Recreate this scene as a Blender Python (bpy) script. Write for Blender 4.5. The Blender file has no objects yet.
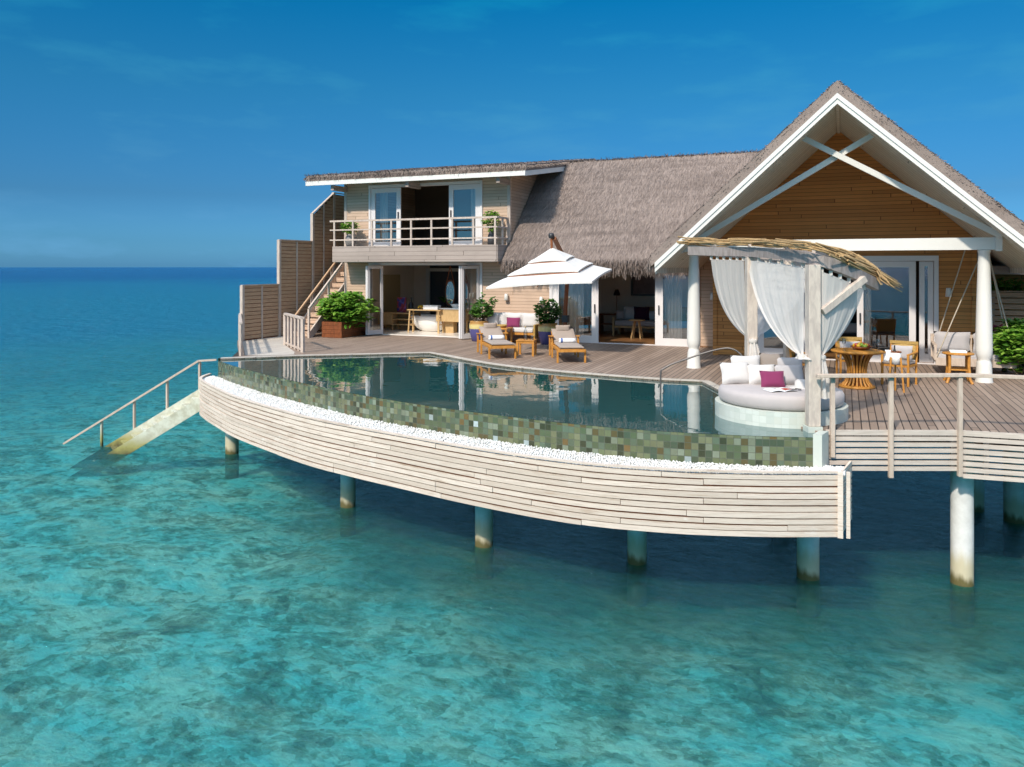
import bpy, math, random
from mathutils import Vector, Matrix, Quaternion
random.seed(7)
R = math.radians
sc = bpy.context.scene
COL = sc.collection

# ------------------------------------------------------------------ camera, sky, sun, exposure
CAM_H = 4.8
FPX = 790.0
YAW = math.atan(333.0 / 790.0)
cs, sn = math.cos(YAW), math.sin(YAW)
cam_data = bpy.data.cameras.new('camera')
cam = bpy.data.objects.new('camera', cam_data)
COL.objects.link(cam)
cam.location = (0, 0, CAM_H)
cam.rotation_euler = (R(90), 0, YAW)
cam_data.sensor_width = 36.0
cam_data.lens = FPX / 1024.0 * 36.0
cam_data.shift_y = -(383.5 - 267.0) / 1024.0
cam_data.clip_end = 30000
cam_data.clip_start = 0.1
sc.camera = cam

SUN_EL = 41.0
SUN_AZ = Vector((-0.16, -1.0, 0)).normalized()          # towards the sun, on the ground
world = bpy.data.worlds.new('World')
sc.world = world
world.use_nodes = True
wn, wl = world.node_tree.nodes, world.node_tree.links
wn.clear()
sky = wn.new('ShaderNodeTexSky')
sky.sky_type = 'NISHITA'
sky.sun_disc = False
sky.sun_elevation = R(SUN_EL)
sky.sun_rotation = math.atan2(SUN_AZ.x, SUN_AZ.y)
sky.altitude = 0
sky.air_density = 1.0
sky.dust_density = 1.0
sky.ozone_density = 3.0
tint = wn.new('ShaderNodeMix'); tint.data_type = 'RGBA'; tint.blend_type = 'MULTIPLY'
tint.inputs['Factor'].default_value = 1.0
wl.new(sky.outputs[0], tint.inputs['A'])
SKY_TINT = (0.62, 0.80, 0.98, 1)
tint.inputs['B'].default_value = SKY_TINT
# faint cloud wisps
tc = wn.new('ShaderNodeTexCoord')
mp = wn.new('ShaderNodeMapping'); mp.inputs['Scale'].default_value = (3.0, 3.0, 11.0)
wl.new(tc.outputs['Generated'], mp.inputs['Vector'])
cn = wn.new('ShaderNodeTexNoise'); cn.inputs['Scale'].default_value = 2.2; cn.inputs['Detail'].default_value = 6; cn.inputs['Roughness'].default_value = 0.55
wl.new(mp.outputs[0], cn.inputs['Vector'])
cr = wn.new('ShaderNodeMapRange'); cr.inputs['From Min'].default_value = 0.53; cr.inputs['From Max'].default_value = 0.85; cr.inputs['To Max'].default_value = 0.30
wl.new(cn.outputs[0], cr.inputs['Value'])
cl = wn.new('ShaderNodeMix'); cl.data_type = 'RGBA'
wl.new(cr.outputs[0], cl.inputs['Factor']); wl.new(tint.outputs['Result'], cl.inputs['A'])
cl.inputs['B'].default_value = (5.0, 5.6, 6.4, 1)
# deepen with height, then brighten the unseen upper sky to fill shadows
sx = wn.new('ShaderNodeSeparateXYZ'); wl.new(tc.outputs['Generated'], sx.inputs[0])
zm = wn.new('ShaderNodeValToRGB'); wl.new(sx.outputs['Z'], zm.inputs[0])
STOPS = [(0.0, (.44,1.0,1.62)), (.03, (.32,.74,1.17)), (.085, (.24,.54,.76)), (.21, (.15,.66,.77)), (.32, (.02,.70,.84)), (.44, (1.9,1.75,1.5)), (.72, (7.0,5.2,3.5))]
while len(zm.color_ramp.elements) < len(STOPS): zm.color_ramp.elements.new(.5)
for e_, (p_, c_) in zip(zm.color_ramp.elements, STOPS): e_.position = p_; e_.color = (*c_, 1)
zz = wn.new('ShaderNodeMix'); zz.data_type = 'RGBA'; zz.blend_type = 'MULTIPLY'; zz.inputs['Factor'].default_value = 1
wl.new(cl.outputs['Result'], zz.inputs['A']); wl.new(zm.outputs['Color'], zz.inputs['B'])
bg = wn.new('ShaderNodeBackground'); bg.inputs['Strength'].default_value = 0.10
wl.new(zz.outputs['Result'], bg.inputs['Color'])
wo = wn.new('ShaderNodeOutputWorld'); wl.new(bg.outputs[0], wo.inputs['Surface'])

sd = bpy.data.lights.new('sun', 'SUN')
sd.energy = 3.2
sd.angle = R(2.0)
sd.color = (1.0, 0.91, 0.80)
sun = bpy.data.objects.new('sun', sd)
COL.objects.link(sun)
to_sun = Vector((SUN_AZ.x * math.cos(R(SUN_EL)), SUN_AZ.y * math.cos(R(SUN_EL)), math.sin(R(SUN_EL))))
sun.rotation_euler = (-to_sun).to_track_quat('-Z', 'Y').to_euler()
sun.location = (-10, -30, 40)

vs = sc.view_settings
vs.view_transform = 'Standard'
vs.look = 'None'
vs.exposure = 0.32
vs.gamma = 1.0
vs.use_curve_mapping = False
sc.cycles.max_bounces = 12
sc.cycles.diffuse_bounces = 7
sc.cycles.transparent_max_bounces = 24
sc.cycles.glossy_bounces = 5
sc.cycles.sample_clamp_indirect = 6.0
sc.cycles.caustics_reflective = False
sc.cycles.caustics_refractive = False

# ------------------------------------------------------------------ helpers: surveying
def at(px, d, z=None):
    """ground point seen in picture column px at distance d along the view axis"""
    u = (px - 512.0) / FPX
    p = (d * (-sn + u * cs), d * (cs + u * sn))
    return p if z is None else (p[0], p[1], z)
def onz(px, py, z):
    """point of the level z seen at picture point"""
    d = FPX * (CAM_H - z) / (py - 267.0)
    return at(px, d)
def zat(py, d):
    return CAM_H + (267.0 - py) / FPX * d

# ------------------------------------------------------------------ helpers: meshes
class MB:
    def __init__(s):
        s.v, s.f, s.uv, s.sm = [], [], {}, []
    def add(s, vs, fs, smooth=False, uvs=None):
        n = len(s.v)
        s.v.extend([tuple(p) for p in vs])
        for i, f in enumerate(fs):
            if uvs: s.uv[len(s.f)] = uvs[i]
            s.f.append(tuple(k + n for k in f)); s.sm.append(smooth)
        return s
    def box(s, x0, x1, y0, y1, z0, z1):
        v = [(x0,y0,z0),(x1,y0,z0),(x1,y1,z0),(x0,y1,z0),(x0,y0,z1),(x1,y0,z1),(x1,y1,z1),(x0,y1,z1)]
        return s.add(v, [(3,2,1,0),(4,5,6,7),(0,1,5,4),(1,2,6,5),(2,3,7,6),(3,0,4,7)])
    def bar(s, p, q, w, h, up=(0,0,1)):
        """square bar from p to q, w wide sideways, h deep along up"""
        p, q = Vector(p), Vector(q)
        d = (q - p).normalized(); u = Vector(up)
        if abs(d.dot(u)) > .99: u = Vector((0,1,0))
        a = d.cross(u).normalized(); b = a.cross(d).normalized()
        a *= w / 2; b *= h / 2
        v = [p-a-b, p+a-b, p+a+b, p-a+b, q-a-b, q+a-b, q+a+b, q-a+b]
        return s.add(v, [(0,1,2,3),(7,6,5,4),(4,5,1,0),(5,6,2,1),(6,7,3,2),(7,4,0,3)])
    def tube(s, pts, r, n=8, caps=True):
        pts = [Vector(p) for p in pts]
        rs = r if isinstance(r, (list, tuple)) else [r] * len(pts)
        v, f = [], []
        prev = None
        for i, p in enumerate(pts):
            t = (pts[min(i+1, len(pts)-1)] - pts[max(i-1, 0)]).normalized()
            a = prev - t * prev.dot(t) if prev is not None else (t.cross(Vector((0,0,1))) if abs(t.z) < .95 else t.cross(Vector((0,1,0))))
            a.normalize(); prev = a; b = t.cross(a)
            for k in range(n):
                w = 2 * math.pi * k / n
                v.append(p + (a * math.cos(w) + b * math.sin(w)) * rs[i])
        for i in range(len(pts) - 1):
            for k in range(n):
                f.append((i*n+k, i*n+(k+1) % n, (i+1)*n+(k+1) % n, (i+1)*n+k))
        s.add(v, f, True)
        if caps:
            s.add(v[:n], [tuple(range(n))[::-1]]); s.add(v[-n:], [tuple(range(n))])
        return s
    def lathe(s, prof, n=24, c=(0,0,0), smooth=True):
        v, f = [], []
        for r, z in prof:
            for k in range(n):
                w = 2 * math.pi * k / n
                v.append((c[0] + r * math.cos(w), c[1] + r * math.sin(w), c[2] + z))
        for i in range(len(prof) - 1):
            for k in range(n):
                f.append((i*n+k, i*n+(k+1) % n, (i+1)*n+(k+1) % n, (i+1)*n+k))
        s.add(v, f, smooth)
        if prof[0][0] > 1e-4: s.add(v[:n], [tuple(range(n))[::-1]])
        if prof[-1][0] > 1e-4: s.add(v[-n:], [tuple(range(n))])
        return s
    def prism(s, poly, z0, z1):
        n = len(poly)
        a = sum(poly[i][0]*poly[(i+1) % n][1] - poly[(i+1) % n][0]*poly[i][1] for i in range(n))
        if a < 0: poly = poly[::-1]
        v = [(x, y, z0) for x, y in poly] + [(x, y, z1) for x, y in poly]
        f = [tuple(range(n))[::-1], tuple(range(n, 2*n))] + [(i, (i+1) % n, n+(i+1) % n, n+i) for i in range(n)]
        return s.add(v, f)
    def sheet(s, poly, z):
        n = len(poly)
        a = sum(poly[i][0]*poly[(i+1) % n][1] - poly[(i+1) % n][0]*poly[i][1] for i in range(n))
        if a < 0: poly = poly[::-1]
        return s.add([(x, y, z) for x, y in poly], [tuple(range(n))])
    def strip(s, c0, z0, c1, z1, smooth=True):
        """ribbon between two curves with uv = length along, height"""
        n = len(c0); v, f, uv = [], [], []
        L = [0]
        for i in range(1, n): L.append(L[-1] + math.dist(c0[i], c0[i-1]))
        H = math.dist((*c0[0], z0), (*c1[0], z1))
        for i in range(n): v += [(*c0[i], z0), (*c1[i], z1)]
        for i in range(n - 1):
            f.append((2*i, 2*i+2, 2*i+3, 2*i+1)); uv.append([(L[i],0),(L[i+1],0),(L[i+1],H),(L[i],H)])
        return s.add(v, f, smooth, uv)
    def ribbon_box(s, c_in, c_out, z0, z1):
        """solid strip between two plan curves"""
        n = len(c_in); v, f = [], []
        for a, b in zip(c_in, c_out): v += [(*a,z0),(*b,z0),(*b,z1),(*a,z1)]
        for i in range(n - 1):
            for k in range(4):
                f.append((4*i+k, 4*i+(k+1) % 4, 4*i+4+(k+1) % 4, 4*i+4+k))
        f += [(0,3,2,1), (4*n-4, 4*n-3, 4*n-2, 4*n-1)]
        return s.add(v, f)
    def grid(s, fn, nu, nv, smooth=True):
        v = [fn(i / nu, j / nv) for j in range(nv + 1) for i in range(nu + 1)]
        f = [(j*(nu+1)+i, j*(nu+1)+i+1, (j+1)*(nu+1)+i+1, (j+1)*(nu+1)+i) for j in range(nv) for i in range(nu)]
        return s.add(v, f, smooth)
    def pillow(s, w, h, t, c=(0,0,0), n=10):
        """plump cushion in the x-z plane, thickness along y, bottom edge at c"""
        def side(sg):
            def fn(a, b):
                x, z = 2*a-1, 2*b-1
                e = (1-x**4)**.5 * (1-z**4)**.5
                k = 1 - .07 * (1 - abs(x*z)) * max(abs(x), abs(z))**2
                return (c[0] + x*w/2*k, c[1] + sg*e*t/2, c[2] + h/2 + z*h/2*k)
            return fn
        return s.grid(side(-1), n, n).grid(side(1), n, n)
    def build(s, name, mat, parent=None, loc=None, bevel=0, solid=0):
        me = bpy.data.meshes.new(name)
        me.from_pydata(s.v, [], s.f)
        if s.uv:
            ul = me.uv_layers.new(name='UVMap')
            for i, p in enumerate(me.polygons):
                if i in s.uv:
                    for k, li in enumerate(p.loop_indices): ul.data[li].uv = s.uv[i][k]
        me.polygons.foreach_set('use_smooth', s.sm)
        me.materials.append(mat)
        me.update()
        o = bpy.data.objects.new(name, me)
        COL.objects.link(o)
        if parent: o.parent = parent
        if loc: o.location = loc
        if bevel:
            b = o.modifiers.new('bevel', 'BEVEL'); b.width = bevel; b.segments = 2; b.limit_method = 'ANGLE'
        if solid:
            b = o.modifiers.new('solid', 'SOLIDIFY'); b.thickness = solid; b.offset = 0
        return o

def tag(o, label, cat, group=None):
    o['label'] = label; o['category'] = cat
    if group: o['group'] = group
    return o
def thing(name, label, cat, loc=(0,0,0), rz=0, group=None):
    o = bpy.data.objects.new(name, None)
    COL.objects.link(o)
    o.location = loc; o.rotation_euler = (0, 0, rz)
    return tag(o, label, cat, group)
def struct(o):
    o['kind'] = 'structure'; return o
def stuff(o, label=None, cat=None):
    o['kind'] = 'stuff'
    if label: tag(o, label, cat)
    return o
def dup(root, label, loc, rz=None, scale=None):
    def cp(o, par):
        c = o.copy(); COL.objects.link(c)
        if par: c.parent = par
        for ch in list(o.children):
            cp(ch, c)
        return c
    r = cp(root, None)
    r.location = loc
    if rz is not None: r.rotation_euler = (root.rotation_euler[0], root.rotation_euler[1], rz)
    if scale: r.scale = scale
    r['label'] = label
    return r

def smooth_curve(pts, m=8):
    """Catmull-Rom through plan points"""
    P = [Vector(p) for p in pts]
    P = [P[0]*2 - P[1]] + P + [P[-1]*2 - P[-2]]
    out = []
    for i in range(1, len(P) - 2):
        for k in range(m):
            t = k / m
            q = .5 * ((2*P[i]) + (P[i+1]-P[i-1])*t + (2*P[i-1]-5*P[i]+4*P[i+1]-P[i+2])*t*t + (-P[i-1]+3*P[i]-3*P[i+1]+P[i+2])*t**3)
            out.append(tuple(q))
    out.append(tuple(P[-2]))
    return out
def offset(curve, d):
    """shift a plan curve sideways (positive = to its left)"""
    out = []
    for i, p in enumerate(curve):
        a = Vector(curve[max(i-1, 0)]); b = Vector(curve[min(i+1, len(curve)-1)])
        t = (b - a).normalized()
        out.append((p[0] - t.y*d, p[1] + t.x*d))
    return out

# ------------------------------------------------------------------ helpers: materials
class NT:
    def __init__(s, name):
        s.m = bpy.data.materials.new(name); s.m.use_nodes = True
        s.n, s.l = s.m.node_tree.nodes, s.m.node_tree.links
        s.n.clear(); s.out = s.n.new('ShaderNodeOutputMaterial')
    def new(s, t, **kw):
        nd = s.n.new(t)
        for k, v in kw.items():
            if k.startswith('i_'):
                key = k[2:].replace('_', ' ')
                s.put(nd.inputs[key] if not key.isdigit() else nd.inputs[int(key)], v)
            else: setattr(nd, k, v)
        return nd
    def put(s, sock, v):
        if hasattr(v, 'links') and hasattr(v, 'is_output'): s.l.new(v, sock)
        else: sock.default_value = v
    def math(s, op, a, b=0.0, c=None):
        nd = s.n.new('ShaderNodeMath'); nd.operation = op
        s.put(nd.inputs[0], a); s.put(nd.inputs[1], b)
        if c is not None: s.put(nd.inputs[2], c)
        return nd.outputs[0]
    def mix(s, f, a, b, mode='MIX'):
        nd = s.n.new('ShaderNodeMix'); nd.data_type = 'RGBA'; nd.blend_type = mode
        s.put(nd.inputs['Factor'], f)
        s.put(nd.inputs['A'], a if not isinstance(a, tuple) else (*a, 1)[:4]); s.put(nd.inputs['B'], b if not isinstance(b, tuple) else (*b, 1)[:4])
        return nd.outputs['Result']
    def rng(s, v, a, b, c=0.0, d=1.0):
        nd = s.n.new('ShaderNodeMapRange'); nd.interpolation_type = 'SMOOTHSTEP'
        for k, x in zip(('Value','From Min','From Max','To Min','To Max'), (v,a,b,c,d)): s.put(nd.inputs[k], x)
        return nd.outputs[0]
    def obj(s): return s.new('ShaderNodeTexCoord').outputs['Object']
    def uv(s): return s.new('ShaderNodeTexCoord').outputs['UV']
    def map(s, v, sc_): 
        nd = s.n.new('ShaderNodeMapping'); s.put(nd.inputs['Vector'], v); nd.inputs['Scale'].default_value = sc_
        return nd.outputs[0]
    def noise(s, v, scale, det=4, rough=.55, dist=0.0):
        nd = s.n.new('ShaderNodeTexNoise'); s.put(nd.inputs['Vector'], v)
        nd.inputs['Scale'].default_value = scale; nd.inputs['Detail'].default_value = det
        nd.inputs['Roughness'].default_value = rough; nd.inputs['Distortion'].default_value = dist
        return nd.outputs[0]
    def white(s, v, dim='1D'):
        nd = s.n.new('ShaderNodeTexWhiteNoise'); nd.noise_dimensions = dim
        if dim == '1D': s.put(nd.inputs['W'], v)
        else: s.put(nd.inputs['Vector'], v)
        return nd.outputs['Value']
    def xyz(s, v):
        nd = s.n.new('ShaderNodeSeparateXYZ'); s.put(nd.inputs[0], v); return nd.outputs
    def comb(s, x, y, z):
        nd = s.n.new('ShaderNodeCombineXYZ')
        for k, q in enumerate((x, y, z)): s.put(nd.inputs[k], q)
        return nd.outputs[0]
    def ramp(s, v, stops, const=False):
        nd = s.n.new('ShaderNodeValToRGB'); s.put(nd.inputs[0], v)
        cr_ = nd.color_ramp
        if const: cr_.interpolation = 'CONSTANT'
        while len(cr_.elements) < len(stops): cr_.elements.new(0.5)
        for e, (p, c) in zip(cr_.elements, stops): e.position = p; e.color = (*c, 1)[:4]
        return nd.outputs[0]
    def island(s): return s.new('ShaderNodeNewGeometry').outputs['Random Per Island']
    def bump(s, h, strength=.3, dist=.02):
        nd = s.n.new('ShaderNodeBump'); s.put(nd.inputs['Height'], h)
        nd.inputs['Strength'].default_value = strength; nd.inputs['Distance'].default_value = dist
        return nd.outputs[0]
    def bsdf(s, col, rough=.6, normal=None, **kw):
        p = s.n.new('ShaderNodeBsdfPrincipled')
        s.put(p.inputs['Base Color'], col if not isinstance(col, tuple) else (*col, 1)[:4])
        s.put(p.inputs['Roughness'], rough)
        if normal is not None: s.put(p.inputs['Normal'], normal)
        for k, v in kw.items(): s.put(p.inputs[k.replace('_', ' ')], v)
        return p.outputs[0]
    def done(s, sh):
        s.l.new(sh, s.out.inputs['Surface']); return s.m

def boards(name, axis, along, width, c0, c1, gap=.08, length=3.0, rough=.65, groove=(.05,.035,.025), grime=.35, spec=.3, dark=.75):
    """boards stacked along `axis` and running along `along` (0/1/2 = x/y/z)"""
    t = NT(name); o = t.obj(); x = t.xyz(o)
    q = t.math('DIVIDE', x[axis], width)
    i = t.math('FLOOR', q); fr = t.math('SUBTRACT', q, i)
    rnd = t.white(i)
    l = t.math('ADD', t.math('DIVIDE', x[along], length), t.math('MULTIPLY', rnd, 7.3))
    li = t.math('FLOOR', l); lf = t.math('SUBTRACT', l, li)
    r2 = t.white(t.comb(i, li, 0.5), '3D')
    sc_ = [14.0, 14.0, 14.0]; sc_[along] = 1.2
    g = t.noise(t.map(o, tuple(sc_)), 1.6, 5, .6)
    big = t.noise(o, .8, 4, .6)
    col = t.mix(r2, c0, c1)
    col = t.mix(t.rng(g, .3, .7, 0, 1), col, t.mix(.55, col, tuple(k * dark for k in c0)))
    col = t.mix(t.rng(big, .45, .75, 0, grime), col, tuple(k * .62 for k in c0))
    e = t.math('MINIMUM', fr, t.math('SUBTRACT', 1.0, fr))
    m = t.math('LESS_THAN', e, gap / 2)
    lm = t.math('LESS_THAN', lf, .02 / length)
    m = t.math('MAXIMUM', m, lm)
    col = t.mix(m, col, groove)
    h = t.math('SUBTRACT', t.math('MULTIPLY', g, .25), m)
    return t.done(t.bsdf(col, rough, t.bump(h, .5, .012), Specular_IOR_Level=spec))

def wood(name, c0, c1, rough=.55, scale=1.0, grime=.2, vec=(9,9,3)):
    t = NT(name); o = t.obj()
    g = t.noise(t.map(o, tuple(k*scale for k in vec)), 2.4, 5, .6, .6)
    rnd = t.island()
    col = t.mix(t.rng(g, .3, .72), c0, c1)
    col = t.mix(t.math('MULTIPLY', rnd, .35), col, tuple(k * .7 for k in c0))
    col = t.mix(t.rng(t.noise(o, 1.7, 4), .5, .8, 0, grime), col, tuple(k * .5 for k in c0))
    return t.done(t.bsdf(col, rough, t.bump(g, .15, .01), Specular_IOR_Level=.3))

def plain(name, c, rough=.5, var=.12, scale=6.0, bump=.05, **kw):
    t = NT(name); o = t.obj()
    g = t.noise(o, scale, 5, .6)
    col = t.mix(t.rng(g, .35, .75, 0, var * 2), c, tuple(k * .72 for k in c))
    return t.done(t.bsdf(col, rough, t.bump(t.noise(o, scale * 9, 3), bump, .01), **kw))

def fabric(name, c, rough=.9, trans=0.0, sheer=0.0):
    t = NT(name); o = t.obj()
    w = t.noise(o, 130, 2, .6)
    g = t.noise(o, 5, 4)
    col = t.mix(t.rng(g, .35, .75, 0, .3), c, tuple(k * .82 for k in c))
    sh = t.bsdf(col, rough, t.bump(t.math('ADD', t.math('MULTIPLY', w, .15), g), .25, .02), Specular_IOR_Level=.15, Sheen_Weight=.15)
    if trans:
        tr = t.new('ShaderNodeBsdfTranslucent'); t.put(tr.inputs['Color'], (*c, 1))
        mx = t.new('ShaderNodeMixShader'); mx.inputs[0].default_value = trans
        t.l.new(sh, mx.inputs[1]); t.l.new(tr.outputs[0], mx.inputs[2]); sh = mx.outputs[0]
    if sheer:
        tp = t.new('ShaderNodeBsdfTransparent')
        mx = t.new('ShaderNodeMixShader'); mx.inputs[0].default_value = sheer
        t.l.new(sh, mx.inputs[1]); t.l.new(tp.outputs[0], mx.inputs[2]); sh = mx.outputs[0]
    return t.done(sh)

def leafmat(name, c0, c1, c2):
    t = NT(name); r = t.island()
    col = t.ramp(r, [(0, c0), (.55, c1), (1, c2)])
    p = t.bsdf(col, .42, Specular_IOR_Level=.45)
    tr = t.new('ShaderNodeBsdfTranslucent'); t.l.new(t.mix(.5, col, c2), tr.inputs['Color'])
    mx = t.new('ShaderNodeMixShader'); mx.inputs[0].default_value = .28
    t.l.new(p, mx.inputs[1]); t.l.new(tr.outputs[0], mx.inputs[2])
    return t.done(mx.outputs[0])

M = {}
def _weathered(name):
    t = NT(name); o = t.obj(); r = t.island()
    g = t.noise(t.map(o, (2.2, 2.2, 40)), 1.6, 6, .65)
    s1 = t.noise(t.map(o, (.8, .8, 11)), 1.7, 5, .62)
    s2 = t.noise(t.map(o, (1.4, 1.4, 3)), 1.3, 6, .7)
    col = t.mix(r, (.77,.66,.56), (.58,.485,.40))
    col = t.mix(t.rng(g, .40, .70, 0, .55), col, (.47,.37,.29))
    col = t.mix(t.rng(s1, .54, .74, 0, .75), col, (.40,.29,.205))
    col = t.mix(t.rng(s2, .60, .76, 0, .6), col, (.80,.77,.72))
    return t.done(t.bsdf(col, .8, t.bump(g, .3, .01), Specular_IOR_Level=.2))
M['skirt'] = _weathered('weathered_slat')
M['slat'] = wood('pale_slat', (.66,.565,.48), (.50,.42,.35), .75, .6, .3, (2,2,26))
M['screen'] = wood('screen_slat', (.56,.37,.23), (.40,.255,.155), .75, .6, .3, (2,2,26))
M['postw'] = wood('grey_post', (.60,.50,.42), (.44,.35,.29), .7, .5, .2)
M['rail'] = wood('grey_rail', (.62,.50,.40), (.47,.37,.29), .7, .5, .15)
M['pergola'] = wood('pergola_timber', (.68,.58,.48), (.48,.40,.34), .7, .6, .2)
M['beamw'] = wood('greyed_beam', (.40,.34,.31), (.24,.20,.18), .75, .6, .3)
M['teak'] = wood('oiled_teak', (.58,.27,.055), (.42,.17,.03), .4, 1.0, .1)
M['oak'] = wood('pale_oak', (.62,.42,.20), (.50,.32,.14), .5, .8, .1)
M['redwood'] = wood('red_planter_wood', (.24,.075,.025), (.13,.04,.015), .5, .8, .2)
M['mast'] = wood('mast_wood', (.30,.10,.035), (.20,.06,.02), .4, .8, .1)
M['stick'] = wood('dry_stick', (.50,.33,.15), (.30,.19,.09), .8, 1.0, .1)
M['deck'] = boards('deck_boards', 0, 1, .115, (.37,.275,.21), (.225,.16,.12), .13, 3.4, .6, (.035,.024,.018), .4)
M['landing'] = boards('pale_landing_boards', 0, 1, .4, (.58,.52,.44), (.50,.44,.37), .03, 4.0, .6, (.25,.2,.17), .2)
M['siding'] = boards('wall_siding', 2, 0, .105, (.66,.475,.345), (.54,.38,.27), .09, 4.2, .7, (.27,.18,.12), .35)
M['side_wall'] = boards('side_wall_siding', 2, 1, .105, (.60,.42,.29), (.46,.31,.21), .09, 4.2, .7, (.24,.16,.10), .3)
M['gable'] = boards('gable_siding', 2, 0, .095, (.72,.31,.085), (.42,.16,.04), .10, 3.2, .55, (.20,.085,.025), .4)
M['balc'] = boards('balcony_boards', 2, 0, .14, (.43,.355,.305), (.32,.26,.22), .06, 2.6, .75, (.14,.11,.09), .45)
M['soffit'] = boards('white_soffit', 1, 0, .30, (.76,.74,.64), (.64,.62,.53), .10, 9.0, .6, (.34,.33,.27), .15)
M['underside'] = plain('shade_dark_underside', (.035,.03,.025), .9, .2, 3)  # near-black colour stands in for deep shade under deck and pool
M['white'] = plain('white_paint', (.72,.70,.64), .45, .10, 2.0)
M['doorw'] = plain('door_paint', (.72,.68,.66), .4, .10, 2.0)
M['plaster'] = plain('room_plaster', (.78,.68,.55), .8, .08, 1.5)
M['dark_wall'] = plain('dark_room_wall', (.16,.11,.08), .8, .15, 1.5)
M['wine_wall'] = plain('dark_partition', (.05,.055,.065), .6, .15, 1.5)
M['roomfloor'] = boards('room_floor', 0, 1, .14, (.30,.15,.06), (.22,.10,.04), .04, 2.0, .35, (.06,.03,.015), .1)
M['tilefloor'] = plain('bath_floor', (.78,.73,.66), .25, .10, 1.2)
M['ceil'] = plain('room_ceiling', (.55,.45,.34), .8, .1, 2)
M['concrete'] = None
M['gravel'] = None
M['steel'] = plain('brushed_steel', (.15,.135,.125), .4, .05, 8, Metallic=.5)
M['black'] = plain('black_metal', (.025,.024,.024), .4, .1, 6)
M['ceramic'] = plain('white_ceramic', (.85,.84,.81), .18, .03, 3, .0)
M['cushw'] = fabric('white_cushion', (.60,.57,.54))
M['cushg'] = fabric('grey_cushion', (.46,.43,.42))
M['cusht'] = fabric('taupe_cushion', (.27,.225,.19))
M['matt'] = fabric('daybed_cover', (.47,.42,.40))
M['canvas'] = fabric('taupe_canvas', (.36,.29,.24))
M['purple'] = fabric('purple_cushion', (.21,.035,.095))
M['wine'] = fabric('dark_wine_cushion', (.045,.012,.03))
M['curtain'] = fabric('white_curtain', (.87,.81,.74), .9, .27, .20)
M['sheer'] = fabric('sheer_curtain', (.84,.81,.76), .9, .30, .36)
M['brolly'] = fabric('umbrella_cloth', (.76,.73,.68), .9, .12)
M['towel'] = fabric('towel', (.84,.83,.82))
M['darkfab'] = fabric('dark_upholstery', (.035,.028,.024))
M['paper'] = plain('paper', (.82,.82,.80), .6, .06, 30)
M['rope'] = plain('rope', (.52,.44,.33), .9, .3, 40)
M['soil'] = plain('soil', (.05,.035,.025), .95, .4, 20, .4)
M['fruitr'] = plain('red_fruit', (.50,.07,.03), .35, .2, 12)
M['fruity'] = plain('yellow_fruit', (.75,.45,.03), .35, .2, 12)
M['fruitg'] = plain('green_fruit', (.25,.38,.04), .35, .2, 12)
M['blue'] = plain('blue_cloth', (.07,.13,.35), .8, .1, 12)
M['wicker'] = wood('woven_panel', (.50,.32,.10), (.36,.22,.06), .7, 3.0, .1)
M['leaf'] = leafmat('bright_leaf', (.05,.15,.015), (.14,.32,.03), (.32,.52,.08))
M['leafd'] = leafmat('dark_leaf', (.025,.08,.015), (.06,.16,.025), (.14,.28,.05))
M['bark'] = plain('bark', (.16,.12,.08), .9, .3, 14, .4)

def _thatch(name, c0, c1, c2):
    t = NT(name); o = t.obj(); r = t.island()
    fine = t.noise(t.map(o, (46, 30, 30)), 2.2, 4, .75)
    big = t.noise(o, .55, 5, .65)
    col = t.mix(t.rng(fine, .3, .72), c0, c1)
    col = t.mix(t.math('MULTIPLY', r, .75), col, c2)
    band = t.noise(t.map(o, (.35, 3.2, 3.2)), 1.0, 5, .6)
    col = t.mix(t.rng(band, .45, .70, 0, .5), col, tuple(k * .55 for k in c0))
    col = t.mix(t.rng(big, .42, .72, 0, .5), col, tuple(k * .60 for k in c0))
    return t.done(t.bsdf(col, .9, t.bump(fine, .5, .015), Specular_IOR_Level=.1))
M['thatch'] = _thatch('thatch', (.285,.222,.19), (.13,.10,.084), (.40,.325,.28))

def _concrete():
    t = NT('piling_concrete'); o = t.obj(); z = t.xyz(o)[2]
    g = t.noise(o, 5, 5, .65); st = t.noise(t.map(o, (6, 6, 1)), 1.5, 4)
    col = t.mix(t.rng(g, .3, .75), (.76,.74,.70), (.62,.60,.56))
    zz_ = t.math('ADD', z, t.math('MULTIPLY', t.math('SUBTRACT', st, .5), .35))
    col = t.mix(t.rng(zz_, .30, .62, 1, 0), col, (.56,.49,.33))
    col = t.mix(t.rng(zz_, .04, .20, 1, 0), col, (.13,.105,.035))
    col = t.mix(t.rng(zz_, -.18, .02, 1, 0), col, (.035,.04,.022))
    return t.done(t.bsdf(col, .8, t.bump(g, .2, .02)))
M['concrete'] = _concrete()

def _sea_stair():
    t = NT('sea_stair_paint'); o = t.obj(); z = t.xyz(o)[2]
    g = t.noise(o, 4, 5, .65)
    zz_ = t.math('ADD', z, t.math('MULTIPLY', t.math('SUBTRACT', g, .5), .5))
    col = t.mix(t.rng(g, .38, .66), (.60,.60,.49), (.42,.40,.29))
    col = t.mix(t.rng(zz_, .15, .55, 1, 0), col, (.30,.27,.08))
    col = t.mix(t.rng(zz_, -.1, .22, 1, 0), col, (.05,.045,.02))
    return t.done(t.bsdf(col, .7, t.bump(g, .2, .02)))
M['seastair'] = _sea_stair()

def _gravel():
    t = NT('white_pebbles'); r = t.island(); o = t.obj()
    col = t.mix(r, (.86,.85,.82), (.66,.65,.62))
    return t.done(t.bsdf(col, .7, t.bump(t.noise(o, 60, 3), .5, .02)))
M['gravel'] = _gravel()

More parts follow.
